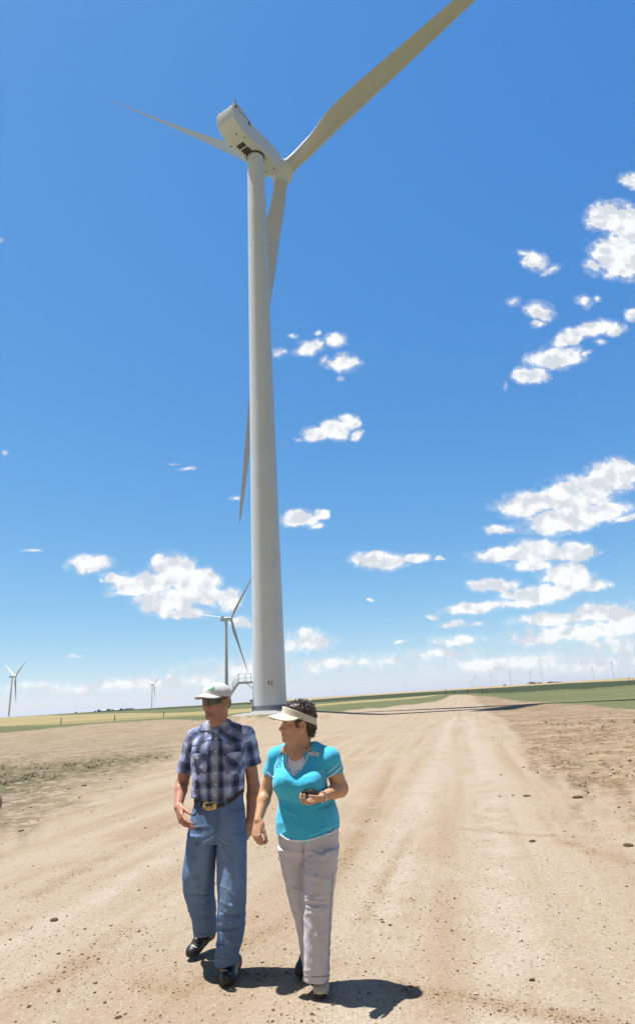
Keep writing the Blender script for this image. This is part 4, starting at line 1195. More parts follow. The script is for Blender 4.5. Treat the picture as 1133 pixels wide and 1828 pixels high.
skin_m = mat('skin', attr='col', rough=.5, nscale=90, namt=.10, bump=.12, bscale=700, bdist=.001, spec=.28, sss=.06)
skin_f = mat('skin_light', attr='col', rough=.48, nscale=90, namt=.08, bump=.10, bscale=700, bdist=.001, spec=.4, sss=.06)
cloth_m = mat('woven_cloth', attr='col', rough=.85, nscale=220, namt=.07, bump=.25, bscale=900, bdist=.001, sheen=.15, spec=.25)
knit_m = mat('knit_cloth', attr='col', rough=.8, nscale=150, namt=.05, bump=.2, bscale=900, bdist=.001, sheen=.2, spec=.25)
denim_m = mat('denim', attr='col', rough=.9, nscale=320, namt=.16, bump=.35, bscale=800, bdist=.001, spec=.2)
chino_m = mat('chino_cloth', attr='col', rough=.85, nscale=250, namt=.06, bump=.2, bscale=900, bdist=.001, spec=.25)
seam_m = mat('seam_thread', (.11, .16, .24), .9)
leather_m = mat('black_leather', (.012, .012, .013), .42, nscale=60, namt=.3, bump=.25, bscale=180, bdist=.001)
rubber_m = mat('black_rubber', (.02, .02, .02), .75)
belt_m = mat('belt_leather', (.015, .013, .012), .5, bump=.3, bscale=200, bdist=.001)
gold_m = mat('brass', (.72, .52, .20), .3, metal=.9, nscale=80, namt=.2)
ivory_m = mat('buckle_face', (.68, .52, .24), .35, metal=.4, nscale=60, namt=.15)
capcl_m = mat('cap_cloth', (.56, .545, .535), .85, nscale=180, namt=.06, bump=.25, bscale=700, bdist=.001)
green_m = mat('green_print', (.02, .42, .16), .6)
lens_m = mat('dark_lens', (.015, .02, .02), .06, spec=.8, coat=.5)
frame_m = mat('black_frame', (.015, .015, .016), .3)
snap_m = mat('pearl_snap', (.75, .74, .72), .2)
white_cl = mat('white_cloth', (.80, .79, .82), .8, nscale=200, namt=.04)
visor_m = mat('visor_cloth', (.60, .55, .45), .85, nscale=180, namt=.05, bump=.2, bscale=700, bdist=.001)
hair_m = mat('dark_hair', attr='col', rough=.38, spec=.6)
tagm = mat('white_plastic', (.58, .58, .57), .35)
ink_m = mat('ink', (.03, .05, .10), .6)
silver_m = mat('silver', (.75, .73, .68), .25, metal=1)
lace_m = mat('grey_lace', (.42, .42, .42), .7)
tan_m = mat('tan_suede', (.50, .45, .36), .8, nscale=60, namt=.12, bump=.2, bscale=300, bdist=.001)

# ---------------- the man
man = empty('person', (-0.93, 4.42, 0.0))
tag(man, 'man in a blue plaid shirt, jeans, white cap and dark sunglasses walking beside a woman', 'person', 'people walking along the dirt road')
HM = Frame(at(386.5, 1251.5, 4.37), R(30), R(-2), 0, 1.03)
sR, eR, wR = at(347, 1316, 4.45), at(325.5, 1398, 4.50), at(318, 1441, 4.36)
sL, eL, wL = at(440, 1311, 4.41), at(452.5, 1404, 4.49), at(447, 1464, 4.45)
bd = Vol([HM(0, 0, .13), at(330, 1730, 4.6), at(440, 1760, 4.2), at(300, 1480, 4.2), at(470, 1500, 4.55), at(385, 1300, 4.6)], .05, .0036)
add_head(bd, HM, nose=1.15)
bd.cap(HM(0, -.03, -.06), at(388, 1312, 4.44), .058, .062, .02)
bd.cap(HM(0, .015, -.09), at(385, 1303, 4.41), .036, .042, .02)
bd.loft(lofts([(1306, 366, 412, 4.43, .8), (1322, 352, 432, 4.43, .6), (1360, 352, 428, 4.42, .66), (1420, 352, 427, 4.42, .66), (1470, 352, 424, 4.43, .56), (1488, 354, 422, 4.43, .5)]), R(-6), 2.3, .02)
for sh, el, wr in ((sR, eR, wR), (sL, eL, wL)):
    bd.cap(sh, el, .041, .043, .02); m_ = el + (wr - el) * .28
    bd.cap(el, m_, .041, .041, .015); bd.cap(m_, wr, .041, .0275, .015)
    bd.ell(el + [0, .012, -.005], (.03, .03, .03), None, .02)
add_hand(bd, wR, at(327, 1470, 4.27) - wR, (.75, .6, .15), -1, [(.2, .35, .25), (.3, .45, .3), (.4, .5, .35), (.5, .6, .4)], 1.12, spread=.05, thumb=(.85, .38, .25), tcurl=.1)
add_hand(bd, wL, at(440, 1492, 4.44) - wL, (-.8, .5, 0), 1, [(.25, .3, .2), (.3, .4, .25), (.35, .45, .3), (.45, .5, .3)], 1.02, thumb=(.85, .35, .2), tcurl=.15)
for rows_ in ([(360, 1480, 4.42), (355, 1575, 4.45), (366, 1662, 4.66)], [(413, 1480, 4.42), (414, 1600, 4.36), (404, 1728, 4.37)]):
    pa, pb2, pc_ = [at(*q) for q in rows_]; bd.cap(pa, pb2, .075, .055, .02); bd.cap(pb2, pc_, .055, .036, .02)
def col_skin_man(P):
    n_ = fbm(P, 18, 3, 60)[:, None]; c = np.tile([.41, .205, .135], (len(P), 1)) * (1 + .16 * n_)
    red = smooth01(P[:, 2], 1.15, .8)[:, None]; c = c * (1 - red * .35) + np.array([.42, .20, .15]) * red * .35
    head_paint(P, HM, c, (.30, .12, .10), (.20, .13, .09), (.08, .09, .09))
    L_ = HM.inv(P); st = ((L_[:, 2] < -.04) & (L_[:, 2] > -.13) & (L_[:, 1] > .0)) * .18
    return c * (1 - st[:, None]) + np.array([.24, .16, .13]) * st[:, None]
vol_mesh('body', bd, skin_m, man, col_skin_man)
# short hair under the cap
hv = Vol(fbox(HM, (-.09, -.12, -.07), (.09, .09, .10)), .01, .003)
hv.ell(HM(0, -.02, .036), np.array([.0775, .0975, .074]) * HM.sc, HM.M, .01)
hv.ell(HM(0, -.075, -.02), np.array([.060, .035, .055]) * HM.sc, HM.M, .01)
hv.fn(hv.lo, hv.lo + hv.n * hv.h, lambda X, Y, Z: np.maximum(HM.loc(X, Y, Z)[1] - .035, -HM.loc(X, Y, Z)[2] - .002 + np.where(HM.loc(X, Y, Z)[1] < -.035, -.05, 0)), .004, 'i')
hv.band(lambda P: .0012 * fbm(P, 180, 2, 61))
vol_mesh('hair', hv, hair_m, man, lambda P: np.tile([.16, .13, .11], (len(P), 1)) * (1 + .4 * fbm(P, 200, 2, 62)[:, None]))
# cap: crown, brim, button and print
cv_ = Vol(fbox(HM, (-.10, -.13, -.03), (.10, .21, .15)), .01, .0028)
cv_.ell(HM(0, -.010, .036), np.array([.0885, .109, .085]) * HM.sc, HM.M, .004)
cv_.ell(HM(0, .042, .056), np.array([.062, .058, .058]) * HM.sc, HM.M, .02)
cv_.ell(HM(0, -.013, .020), np.array([.079, .0985, .076]) * HM.sc, HM.M, .004, 'c')
def capcut(X, Y, Z):
    l = HM.loc(X, Y, Z); return (.026 + .06 * np.clip(l[1], -.2, .05) * 0 - l[2]) * HM.sc
cv_.fn(cv_.lo, cv_.lo + cv_.n * cv_.h, lambda X, Y, Z: (.025 + .12 * np.clip(HM.loc(X, Y, Z)[1] + .02, -.03, .1) - HM.loc(X, Y, Z)[2]) * HM.sc, .003, 'i')
cv_.band(lambda P: .0016 * fbm(P, 26, 3, 63) + .0012 * np.exp(-((HM.inv(P)[:, 0]) / .002) ** 2))
vol_mesh('cap', cv_, capcl_m, man)
cap_o = [c for c in man.children if c.name.startswith('cap')][0]
bv = Vol(fbox(HM, (-.10, .03, -.03), (.10, .21, .07)), .01, .0025)
def brim(X, Y, Z):
    s_, f_, u_ = HM.loc(X, Y, Z)
    srf = .057 - 6.0 * s_ ** 2 - .17 * (f_ - .08)
    d = np.abs(u_ - srf) * .85 - .0032
    out = np.sqrt((s_ / .079) ** 2 + ((f_ - .055) / .130) ** 2); out = (out - 1) * .08
    inn = .094 - np.sqrt((s_ / .084) ** 2 + ((f_ + .012) / .104) ** 2) * .094
    return np.maximum(np.maximum(d, out), np.maximum(inn, .02 - f_)) * HM.sc
bv.fn(bv.lo, bv.lo + bv.n * bv.h, brim, .002)
V, F = bv.mesh(); mesh_obj('brim', V - np.array(man.location), F, capcl_m, cap_o)
strip('print', cv_, [(371.5, 1231), (376, 1232), (381, 1229.5), (382.5, 1227), (379, 1224.5)], [.004, .009, .012, .011, .003], green_m, man, .0018).parent = cap_o
strip('print', cv_, [(376, 1229.5), (378.5, 1228), (379, 1226.5)], [.003, .006, .002], green_m, man, .0018).parent = cap_o
# wrap-around sunglasses
sg = Vol(fbox(HM, (-.095, -.03, -.03), (.095, .12, .04)), .01, .0022)
def lensf(X, Y, Z):
    s_, f_, u_ = HM.loc(X, Y, Z)
    q = np.sqrt((s_ / .078) ** 2 + ((f_ - .002) / .103) ** 2)
    ring = np.abs(q - 1.0) * .085 - .003
    hh = .0205 - .005 * (np.abs(s_) / .07) ** 2 - .008 * np.exp(-(s_ / .008) ** 2) * (u_ < 0)
    return np.maximum(np.maximum(ring, np.abs(u_ + .002) - hh), .034 - f_) * HM.sc
sg.fn(sg.lo, sg.lo + sg.n * sg.h, lensf, .002)
V, F = sg.mesh()
sgl = mesh_obj('sunglasses', V - np.array(man.location), F, lens_m, man)
for q in (-1, 1):
    tb_ = Vol(fbox(HM, (-.095, -.04, -.03), (.095, .12, .04)), .01, .0022)
    tb_.cap(HM(q * .0745, .045, .010), HM(q * .081, -.012, .012), .0042, .0035, .002)
    tb_.cap(HM(q * .006, .107, .0155), HM(q * .040, .096, .0175), .0030, .003, .002)
    tb_.cap(HM(q * .040, .096, .0175), HM(q * .0745, .045, .012), .0030, .0035, .002)
    V, F = tb_.mesh(); mesh_obj('frame', V - np.array(man.location), F, frame_m, man).parent = sgl

# plaid shirt
PLK = np.array([0, .10, .17, .30, .36, .60, .66, .76, .82, .92, 1.0])
PLC = np.array([(0.352, 0.410, 0.610), (0.405, 0.460, 0.659), (0.088, 0.140, 0.329), (0.044, 0.070, 0.183), (0.012, 0.018, 0.044), (0.011, 0.015, 0.039), (0.088, 0.120, 0.256), (0.220, 0.250, 0.378), (0.290, 0.310, 0.439), (0.370, 0.410, 0.573), (0.352, 0.410, 0.610)])
def plaid(uu, vv, per=.098):
    fu, fv = (uu / per) % 1.0, (vv / per + .35) % 1.0
    a = np.stack([np.interp(fu, PLK, PLC[:, i]) for i in range(3)], 1); b = np.stack([np.interp(fv, PLK, PLC[:, i]) for i in range(3)], 1)
    a = np.clip(a * 1.25 - .01, .008, 1); b = np.clip((b * .8 + np.array([.20, .21, .28]) * .2) * 1.2, .008, 1)
    c = np.sqrt(a * b) * .5 + np.minimum(a, b) * .2 + (a + b) * .5 * .3
    ln = (np.exp(-(((uu / per) % .5 - .25) * per / .0016) ** 2) + np.exp(-(((vv / per) % .5 - .25) * per / .0016) ** 2)) * .22
    return c * (1 - ln[:, None]) + np.array([.5, .5, .56]) * ln[:, None]
TC0 = at(388, 1370, 4.42); TYAW = R(-6)
def torso_uv(P):
    d = P - TC0; x = d[:, 0] * math.cos(TYAW) + d[:, 1] * math.sin(TYAW); y = -d[:, 0] * math.sin(TYAW) + d[:, 1] * math.cos(TYAW)
    return np.arctan2(x, -y) * .155, d[:, 2]
slR, slL = at(331, 1377, 4.475), at(449.5, 1364, 4.46)
def col_plaid(P):
    u_, v_ = torso_uv(P); c = plaid(u_ + UOFF, v_)
    yk = (v_ > np.interp(u_, YKU, YKV))[:, None]
    c = np.where(yk, plaid((u_ + v_) * .7071, (v_ - u_) * .7071), c)
    for a, b in ((sR, slR), (sL, slL)):
        d, t = tri_dist(P, a, b); dirn = unit(b - a); al = (P - a) @ dirn
        side_ = unit(np.cross(dirn, [0, 1, 0])); rad = P - a - al[:, None] * dirn; an = np.arctan2(rad @ side_, -(rad @ unit(np.cross(side_, dirn))))
        m_ = (d < .074) & (al > .035) & (np.linalg.norm((P - TC0)[:, :2], axis=1) > .125)
        c = np.where(m_[:, None], plaid(an * .055 + .03, al + .02), c)
    return c
sv = Vol([at(310, 1290, 4.3), at(465, 1450, 4.55), at(388, 1280, 4.25), at(388, 1300, 4.6)], .04, .0038)
TR = lofts([(1303, 366, 414, 4.43, .8), (1310, 352, 432, 4.43, .52), (1322, 342, 443, 4.425, .56), (1340, 342, 441, 4.42, .62), (1362, 343, 438, 4.42, .66), (1395, 344, 437, 4.42, .67), (1414, 344, 436.5, 4.42, .67), (1426, 343.5, 436, 4.42, .66), (1437, 347, 434, 4.42, .63)])
SLM = ((at(376, 1300, 4.45), sR, slR), (at(402, 1298, 4.43), sL, slL))
for a, b, sl_ in SLM:
    d = unit(sl_ - b); sv.cap(b, sl_ + d * .015, .052, .066, .03)
    sv.fn(sl_ - .12, sl_ + .12, lambda X, Y, Z, s0=sl_, d=d: np.where(((X - s0[0]) ** 2 + (Y - s0[1]) ** 2 + (Z - s0[2]) ** 2) < .0119, tilt_cut(X, Y, Z, s0, d), -1), .002, 'i')
    sv.cap(b + d * .08, sl_ + d * .03, .042, .059, .002, 'c')
sv.loft(TR, TYAW, 2.35, .02)
for a, b, sl_ in SLM: sv.cap(a, b + [0, 0, -.004], .050, .052, .03)
sv.cap(at(387, 1290, 4.41), at(387, 1306, 4.42), .062, .056, .004, 'c')
sv.cap(at(384, 1308, 4.32), at(385, 1293, 4.34), .004, .037, .004, 'c')
BLX = np.array([at(q, 1437, 4.36)[0] for q in (340, 352, 375, 400, 415, 434, 446)])
BLZ = np.array([at(q, r_, 4.33)[2] for q, r_ in ((340, 1428), (352, 1432), (375, 1437.5), (400, 1434), (415, 1426.5), (434, 1412), (446, 1404))])
belt_z = lambda X: np.interp(X, BLX, BLZ)
sv.fn(sv.lo, sv.lo + sv.n * sv.h, lambda X, Y, Z: belt_z(X) + .012 - Z + 0 * Y, .002, 'i')
# folds: blouse over the belt, drag lines from the shoulders and across the belly
for (x0, y0, d0), (x1, y1, d1), r_ in (((350, 1424, 4.30), (372, 1408, 4.26), .010), ((372, 1420, 4.27), (388, 1396, 4.26), .008), ((352, 1392, 4.29), (372, 1404, 4.26), .008), ((434, 1404, 4.36), (410, 1424, 4.29), .010), ((430, 1380, 4.34), (420, 1424, 4.30), .007), ((440, 1330, 4.38), (428, 1360, 4.32), .009), ((345, 1340, 4.34), (358, 1372, 4.29), .008), ((400, 1424, 4.27), (392, 1404, 4.26), .006)):
    P_, G_ = sv.hits([(x0, y0), (x1, y1)]); sv.cap(P_[0] - G_[0] * r_ * .25, P_[1] - G_[1] * r_ * .25, r_, r_ * .5, .014)
for (x0, y0), (x1, y1), r_ in (((360, 1420), (380, 1402), .008), ((415, 1400), (430, 1424), .008), ((345, 1366), (352, 1388), .008), ((434, 1352), (428, 1388), .007), ((338, 1330), (334, 1362), .006), ((447, 1325), (446, 1352), .006)):
    P_, G_ = sv.hits([(x0, y0), (x1, y1)]); sv.cap(P_[0] + G_[0] * r_ * .35, P_[1] + G_[1] * r_ * .35, r_, r_ * .5, .016, 'c')
YKL = ((338, 1331), (355, 1330.5), (374, 1320)), ((394, 1318), (401, 1325), (411, 1330.5), (433, 1322))
yu, yv = torso_uv(sv.hits([q for k in YKL for q in k])[0]); o_ = np.argsort(yu); YKU, YKV = yu[o_], yv[o_]
UOFF = .48 * .098 - torso_uv(sv.hits([(394.5, 1390)])[0])[0][0]
sv.band(lambda P: .0042 * fbm(P, (16, 16, 9), 3, 64) + .0018 * fbm(P, (50, 50, 28), 2, 65) - .0085 * ((1 - np.abs(noise3(P + .03 * np.stack([noise3(P, 7, 108)] * 3, 1), (19, 12, 8), 103))) ** 3 - .3) * smooth01(P[:, 2], 1.46, 1.36))
shirt = vol_mesh('shirt', sv, cloth_m, man, col_plaid); tag(shirt)
bias = lambda P: plaid((torso_uv(P)[0] + torso_uv(P)[1]) * .7071 + .02, (torso_uv(P)[1] - torso_uv(P)[0]) * .7071)
quad_patch('placket', sv, [(382.0, 1312), (390, 1311), (389, 1426), (380.5, 1426.5)], cloth_m, man, 4, 50, .0028, .003, lambda P: plaid(torso_uv(P)[0] * .6 - .002, torso_uv(P)[1]) * .55 + .16).parent = shirt
for y in (1319, 1342, 1362, 1381, 1400, 1419):
    quad_patch('snap', sv, [(384.4, y - 1.3), (387, y - 1.3), (387, y + 1.3), (384.4, y + 1.3)], snap_m, man, 5, 5, .0055, .003, round_=.95).parent = shirt
for nm_, q in (('pocket', [(346.5, 1352), (371, 1348), (369, 1382), (349, 1376)]), ('pocket', [(401, 1349), (431, 1346), (429, 1380), (404, 1383)])):
    quad_patch(nm_, sv, q, cloth_m, man, 12, 14, .0035, .003, bias, .004).parent = shirt
for nm_, q in (('pocket_flap', [(345.5, 1346), (372, 1343), (371, 1355), (347, 1357)]), ('pocket_flap', [(400, 1344.5), (434, 1341), (433, 1350), (402, 1355)])):
    quad_patch(nm_, sv, q, cloth_m, man, 12, 8, .0085, .003, bias, .002).parent = shirt
for x, y in ((355, 1353), (418, 1351)): quad_patch('snap', sv, [(x - 1.3, y - 1.3), (x + 1.3, y - 1.3), (x + 1.3, y + 1.3), (x - 1.3, y + 1.3)], snap_m, man, 5, 5, .012, .003, round_=.95).parent = shirt
yoke_m = mat('yoke_stitching', (.10, .11, .15), .85)
for q in YKL: strip('yoke_seam', sv, q, .0035, yoke_m, man, .0018).parent = shirt
# collar: stand and two turned-down leaves
co_ = Vol([at(350, 1275, 4.3), at(425, 1320, 4.56)], .04, .003)
ncx = at(388.5, 1296, 4.425)
co_.fn(co_.lo, co_.lo + co_.n * co_.h, lambda X, Y, Z: np.maximum(np.abs(np.sqrt((X - ncx[0]) ** 2 + (Y - ncx[1] - .15 * (Z - ncx[2])) ** 2) - .068) - .0035, np.abs(Z - ncx[2] - .004 - .16 * (Y - ncx[1])) - .026), .003)
co_.cap(at(384, 1308, 4.30), at(385.5, 1287, 4.31), .022, .050, .006, 'c')
col_o = vol_mesh('collar', co_, cloth_m, man, lambda P: plaid((P[:, 0] + P[:, 2]) * .8, (P[:, 2] - P[:, 0]) * .8 + .03) * .7 + .09); col_o.parent = shirt

cw = Vol([sv.lo, sv.lo], 0, .0038); cw.h, cw.lo, cw.n, cw.ax, cw.f = sv.h, sv.lo, sv.n, sv.ax, sv.f.copy()
cw.fn(cw.lo, cw.lo + cw.n * cw.h, lambda X, Y, Z: np.maximum(np.sqrt((X - ncx[0]) ** 2 + (Y - ncx[1] - .15 * (Z - ncx[2])) ** 2) - .0715, np.abs(Z - ncx[2] - .004 - .16 * (Y - ncx[1])) - .026), .02)
colc = lambda P: plaid((P[:, 0] + P[:, 2]) * .8, (P[:, 2] - P[:, 0]) * .8 + .03) * .7 + .09
for q in ([(371.5, 1285), (357, 1293), (360.5, 1306), (374, 1304)], [(403, 1279), (413.5, 1289), (407.5, 1309.5), (393.5, 1302.5)]): quad_patch('collar_leaf', cw, q, cloth_m, man, 10, 10, .006, .003, colc, .002).parent = col_o
# jeans
jv = Vol([at(320, 1395, 4.3), at(450, 1725, 4.2), at(380, 1690, 4.78), at(350, 1430, 4.6)], .05, .0045)
PEL = lofts([(1400, 349, 434.5, 4.42, .62), (1429, 348, 434, 4.42, .62), (1440, 346, 436, 4.42, .62), (1460, 340, 438, 4.42, .64), (1480, 336, 439, 4.42, .66), (1500, 335, 440, 4.42, .62)])
jv.loft(PEL, TYAW, 2.3, .02)
jv.fn(jv.lo, jv.lo + jv.n * jv.h, lambda X, Y, Z: Z - belt_z(X) - .016 + 0 * Y, .002, 'i')
LR = lofts([(1486, 336, 388, 4.42, 1.15), (1520, 331, 386, 4.43, 1.15), (1560, 326, 383, 4.44, 1.15), (1590, 328, 382, 4.46, 1.15), (1612, 335, 384, 4.49, 1.15), (1640, 343, 386, 4.57, 1.15), (1664, 347, 387, 4.66, 1.2)])
LL = lofts([(1486, 386, 440, 4.42, 1.15), (1520, 387, 440, 4.40, 1.15), (1560, 388, 440, 4.37, 1.15), (1600, 389, 439.5, 4.345, 1.15), (1640, 389, 438, 4.34, 1.15), (1670, 388, 436, 4.345, 1.15), (1692, 385.5, 430, 4.35, 1.15), (1716, 383.5, 424, 4.355, 1.25)])
jv.loft(LR, R(8), 2.1, .012); jv.loft(LL, R(2), 2.1, .012)
def jfold(fs, v, mode, off):
    for (x0, y0), (x1, y1), r_ in fs:
        P_, G_ = v.hits([(x0, y0), ((x0 + x1) / 2, (y0 + y1) / 2 + 1.5), (x1, y1)])
        for i in (0, 1): v.cap(P_[i] + G_[i] * r_ * off, P_[i + 1] + G_[i + 1] * r_ * off, r_ * (.4 if i == 0 else .75), r_ * (.75 if i == 0 else .35), .014, mode)
jfold([((392, 1496), (428, 1512), .008), ((382, 1496), (350, 1512), .008), ((391, 1506), (415, 1540), .007), ((379, 1508), (362, 1540), .006), ((334, 1588), (372, 1582), .009), ((336, 1600), (380, 1606), .008), ((344, 1628), (382, 1618), .008), ((348, 1652), (384, 1640), .008), ((392, 1652), (434, 1640), .009), ((390, 1672), (430, 1684), .010), ((388, 1690), (424, 1680), .010), ((388, 1700), (420, 1708), .009), ((394, 1610), (432, 1622), .007), ((345, 1446), (352, 1490), .006), ((432, 1444), (438, 1486), .006)], jv, 'u', -.35)
jfold([((390, 1660), (432, 1652), .008), ((388, 1682), (426, 1694), .008), ((336, 1594), (376, 1596), .007), ((346, 1640), (384, 1632), .007), ((385, 1500), (386, 1540), .010), ((394, 1628), (430, 1634), .006)], jv, 'c', .45)
def ridges(P, fr, seed, p=3): return (1 - np.abs(noise3(P + .02 * np.stack([noise3(P, 9, seed + 5)] * 3, 1), fr, seed))) ** p
jv.band(lambda P: .0040 * fbm(P, (14, 14, 9), 3, 66) + .0014 * fbm(P, (60, 60, 35), 2, 67) - .0055 * (ridges(P, (7, 7, 21), 101) - .3) * (.35 + .65 * (smooth01(P[:, 2], .62, .35) + np.exp(-((P[:, 2] - .82) / .10) ** 2))))
for L3, cp in ((LR, .25), (LL, .25)):
    q = min(L3, key=lambda q: q[2]); jv.cap([q[0], q[1], q[2] - .05], [q[0], q[1], q[2] + .035], q[3] - .008, q[3] - .008, .003, 'c')
stains = [(355, 1482, .030, .55), (352, 1506, .024, .4), (348, 1532, .022, .35), (352, 1566, .03, .3), (368, 1590, .02, .2)]
stP = [(jv.hits([(x, y)])[0][0], r_, a) for x, y, r_, a in stains]
kneeP = [jv.hits([(x, y)])[0][0] for x, y in ((352, 1580), (412, 1590), (360, 1540), (414, 1540), (405, 1500))]
def col_denim(P):
    c = np.tile([.112, .185, .330], (len(P), 1)); w = fbm(P, (22, 22, 10), 4, 68)
    c = c * (1 + .20 * w[:, None])
    fade = sum(np.exp(-(np.linalg.norm((P - k) * [1, 1, .55], axis=1) / .07) ** 2) for k in kneeP)
    c = c + np.clip(fade, 0, 1)[:, None] * np.array([.06, .075, .085])
    for k, r_, a in stP:
        m_ = a * (1 - smooth01(np.linalg.norm(P - k, axis=1) + .006 * fbm(P, 60, 2, 69), r_ * .55, r_)); c = c * (1 - m_[:, None] * .62)
    return np.clip(c, 0, 1)
jeans = vol_mesh('jeans', jv, denim_m, man, col_denim)
for q in ([(386.5, 1446), (385.5, 1490), (384, 1500)], [(391, 1446), (390.5, 1478), (386, 1492)], [(384, 1500), (380, 1512)], [(386, 1498), (400, 1508), (414, 1512)]): strip('seam', jv, q, .0035, seam_m, man, .0025).parent = jeans
for q in ([(352, 1440), (351, 1450), (344, 1455), (336, 1454)], [(409, 1441), (412, 1447), (424, 1450), (437, 1444)]): strip('pocket_edge', jv, q, .006, seam_m, man, .004).parent = jeans
for q in ([(347, 1664.5), (366, 1668.5), (387, 1665)], [(383.5, 1709), (402, 1713), (424, 1709)]): strip('hem', jv, q, .004, seam_m, man, .0025).parent = jeans
# belt, loops, buckle
bl_v = Vol([at(335, 1395, 4.25), at(445, 1452, 4.6)], .03, .0036)
bl_v.loft(PEL, TYAW, 2.3, .01, grow=.007)
bl_v.fn(bl_v.lo, bl_v.lo + bl_v.n * bl_v.h, lambda X, Y, Z: np.abs(Z - belt_z(X) + 0 * Y) - .0195, .002, 'i')
belt = vol_mesh('belt', bl_v, belt_m, man)
for x0, y0 in ((356, 1439), (403, 1434)):
    quad_patch('belt_loop', bl_v, [(x0 - 2.2, y0 - 8), (x0 + 2.2, y0 - 8), (x0 + 2, y0 + 7), (x0 - 2, y0 + 7)], denim_m, man, 4, 10, .005, .003, np.array([.075, .14, .27])).parent = jeans
bk = quad_patch('buckle', bl_v, [(363, 1428.5), (387.5, 1427.5), (387.5, 1448), (363.5, 1448.5)], gold_m, man, 14, 14, .008, .004, round_=.98)
bk.parent = belt
quad_patch('buckle_face', bl_v, [(365, 1430.2), (385.8, 1429.2), (385.8, 1446.2), (365.4, 1446.8)], ivory_m, man, 14, 14, .0105, .004, round_=.98).parent = bk
for pts_, w_ in (([(368.2, 1436.5), (374, 1436.3), (379.5, 1436.5)], [.010, .016, .013]), ([(379, 1435), (383, 1433.4), (384, 1435)], [.010, .009, .003]), ([(369.6, 1438), (369, 1443)], [.004, .003]), ([(372, 1438), (373, 1442.5)], [.004, .003]), ([(377, 1438), (376.5, 1443)], [.004, .003]), ([(379.4, 1438), (380.6, 1442.5)], [.004, .003]), ([(368.4, 1436), (366.9, 1439)], [.003, .0015])):
    strip('bull_emblem', bl_v, pts_, w_, blackp, man, .0125, n=8).parent = bk
# shoes
tR, hR = np.array(hit(335.5, 1717)) + [0, 0, .004], at(383, 1683, 4.86)
tR[2] = .004; hR[2] = max(hR[2], .07)
tL = np.array([hit(402, 1767)[0], hit(402, 1767)[1], .004]); hL = tL + np.array([.02, .285, 0.0])
def make_shoe(root, toe, heel, ank, upper, sole, laces, w=1.0, th=.014, name='shoe'):
    v = Vol([toe, heel] + ([np.asarray(ank)] if ank is not None else []), .10, .0032); P, M = shoe(v, toe, heel, 0, w, ank)
    s2 = Vol([toe, heel], .10, .0032); shoe(s2, toe, heel, 0, w * 1.05)
    d = unit(np.asarray(toe) - heel); up = M[2]
    s2.fn(s2.lo, s2.lo + s2.n * s2.h, lambda X, Y, Z: tilt_cut(X, Y, Z, np.asarray(heel) + up * (th + .012), up), .003, 'i')
    v.band(lambda Q: .0012 * fbm(Q, 40, 3, 70))
    so_ = vol_mesh(name, v, upper, root); V, F = s2.mesh(); q = mesh_obj('sole', V - np.array(root.location), F, sole, root); q.parent = so_
    return v, so_, P, M
vR, shR, PR, MR = make_shoe(man, tR, hR, at(368, 1656, 4.70), leather_m, rubber_m, lace_m, 1.03, .02)
vL, shL, PL_, ML = make_shoe(man, tL, hL, at(404, 1716, 4.38), leather_m, rubber_m, lace_m, 1.05, .02)
for v, so_, cx_, cy_, n3 in ((vR, shR, 346, 1690, 3), (vL, shL, 401, 1730, 3)):
    for k in range(n3):
        b_ = strip('lace', v, [(cx_ - 5 + (3 * k if v is vR else 0), cy_ + (-2 if v is vR else 3) - 4 * k), (cx_ + 5 + (3 * k if v is vR else 0), cy_ + (2 if v is vR else 3) - 4 * k)], .005, lace_m if k == 0 else rubber_m, man, .004); b_.parent = so_
# ---------------- the woman
wom = empty('person', (-0.33, 4.12, 0.0))
tag(wom, 'woman in a turquoise top, pale trousers and cream sun visor looking left while walking', 'person', 'people walking along the dirt road')
HW = Frame(at(530, 1291, 4.13), R(66), R(2), R(-2), 1.0)
aR, bR, cR = at(494, 1350, 4.20), at(474.5, 1413, 4.24), at(461, 1464, 4.12)
aL, bL, cL = at(588, 1353, 4.10), at(607, 1408, 4.13), at(572, 1424, 3.96)
bw = Vol([HW(0, 0, .15), at(440, 1520, 4.1), at(625, 1420, 4.0), at(560, 1795, 4.0), at(535, 1750, 4.4), at(540, 1400, 3.85), at(600, 1400, 4.35)], .05, .0036)
add_head(bw, HW, True, .8)
bw.ell(HW(0, .045, -.085), np.array([.046, .045, .034]), HW.M, .03)                    # soft chin
bw.cap(HW(0, -.03, -.05), at(541, 1345, 4.19), .052, .060, .02)
bw.cap(HW(0, .015, -.09), at(530, 1350, 4.11), .034, .050, .03)
WT = [(1336, 514, 566, 4.17, .75), (1350, 501, 579, 4.165, .56), (1370, 496, 580, 4.165, .58), (1388, 496, 578, 4.165, .60), (1410, 499, 580, 4.16, .66), (1440, 502, 594, 4.16, .66), (1480, 498, 600, 4.15, .70), (1508, 502, 600, 4.15, .66)]
WYAW = R(-10)
bw.loft(lofts(WT), WYAW, 2.3, .02)
bw.cap(at(515, 1340, 4.17), aR, .045, .044, .03); bw.cap(at(565, 1340, 4.14), aL, .045, .048, .03)
for sh, el, wr, r0 in ((aR, bR, cR, .046), (aL, bL, cL, .054)):
    bw.cap(sh, el, r0, r0 - .006, .02); m_ = el + (wr - el) * .3
    bw.cap(el, m_, r0 - .006, .040, .02); bw.cap(m_, wr, .040, .0255, .02)
tipsR, *_ = add_hand(bw, cR, at(457, 1502, 4.08) - cR, (.55, .8, 0), -1, [(.6, 1.0, .6), (.7, 1.1, .7), (.75, 1.1, .7), (.8, 1.1, .7)], .98, spread=.04, thumb=(.85, .4, .25), tcurl=.12)
GN = unit(np.array([-.25, -.15, .95]))
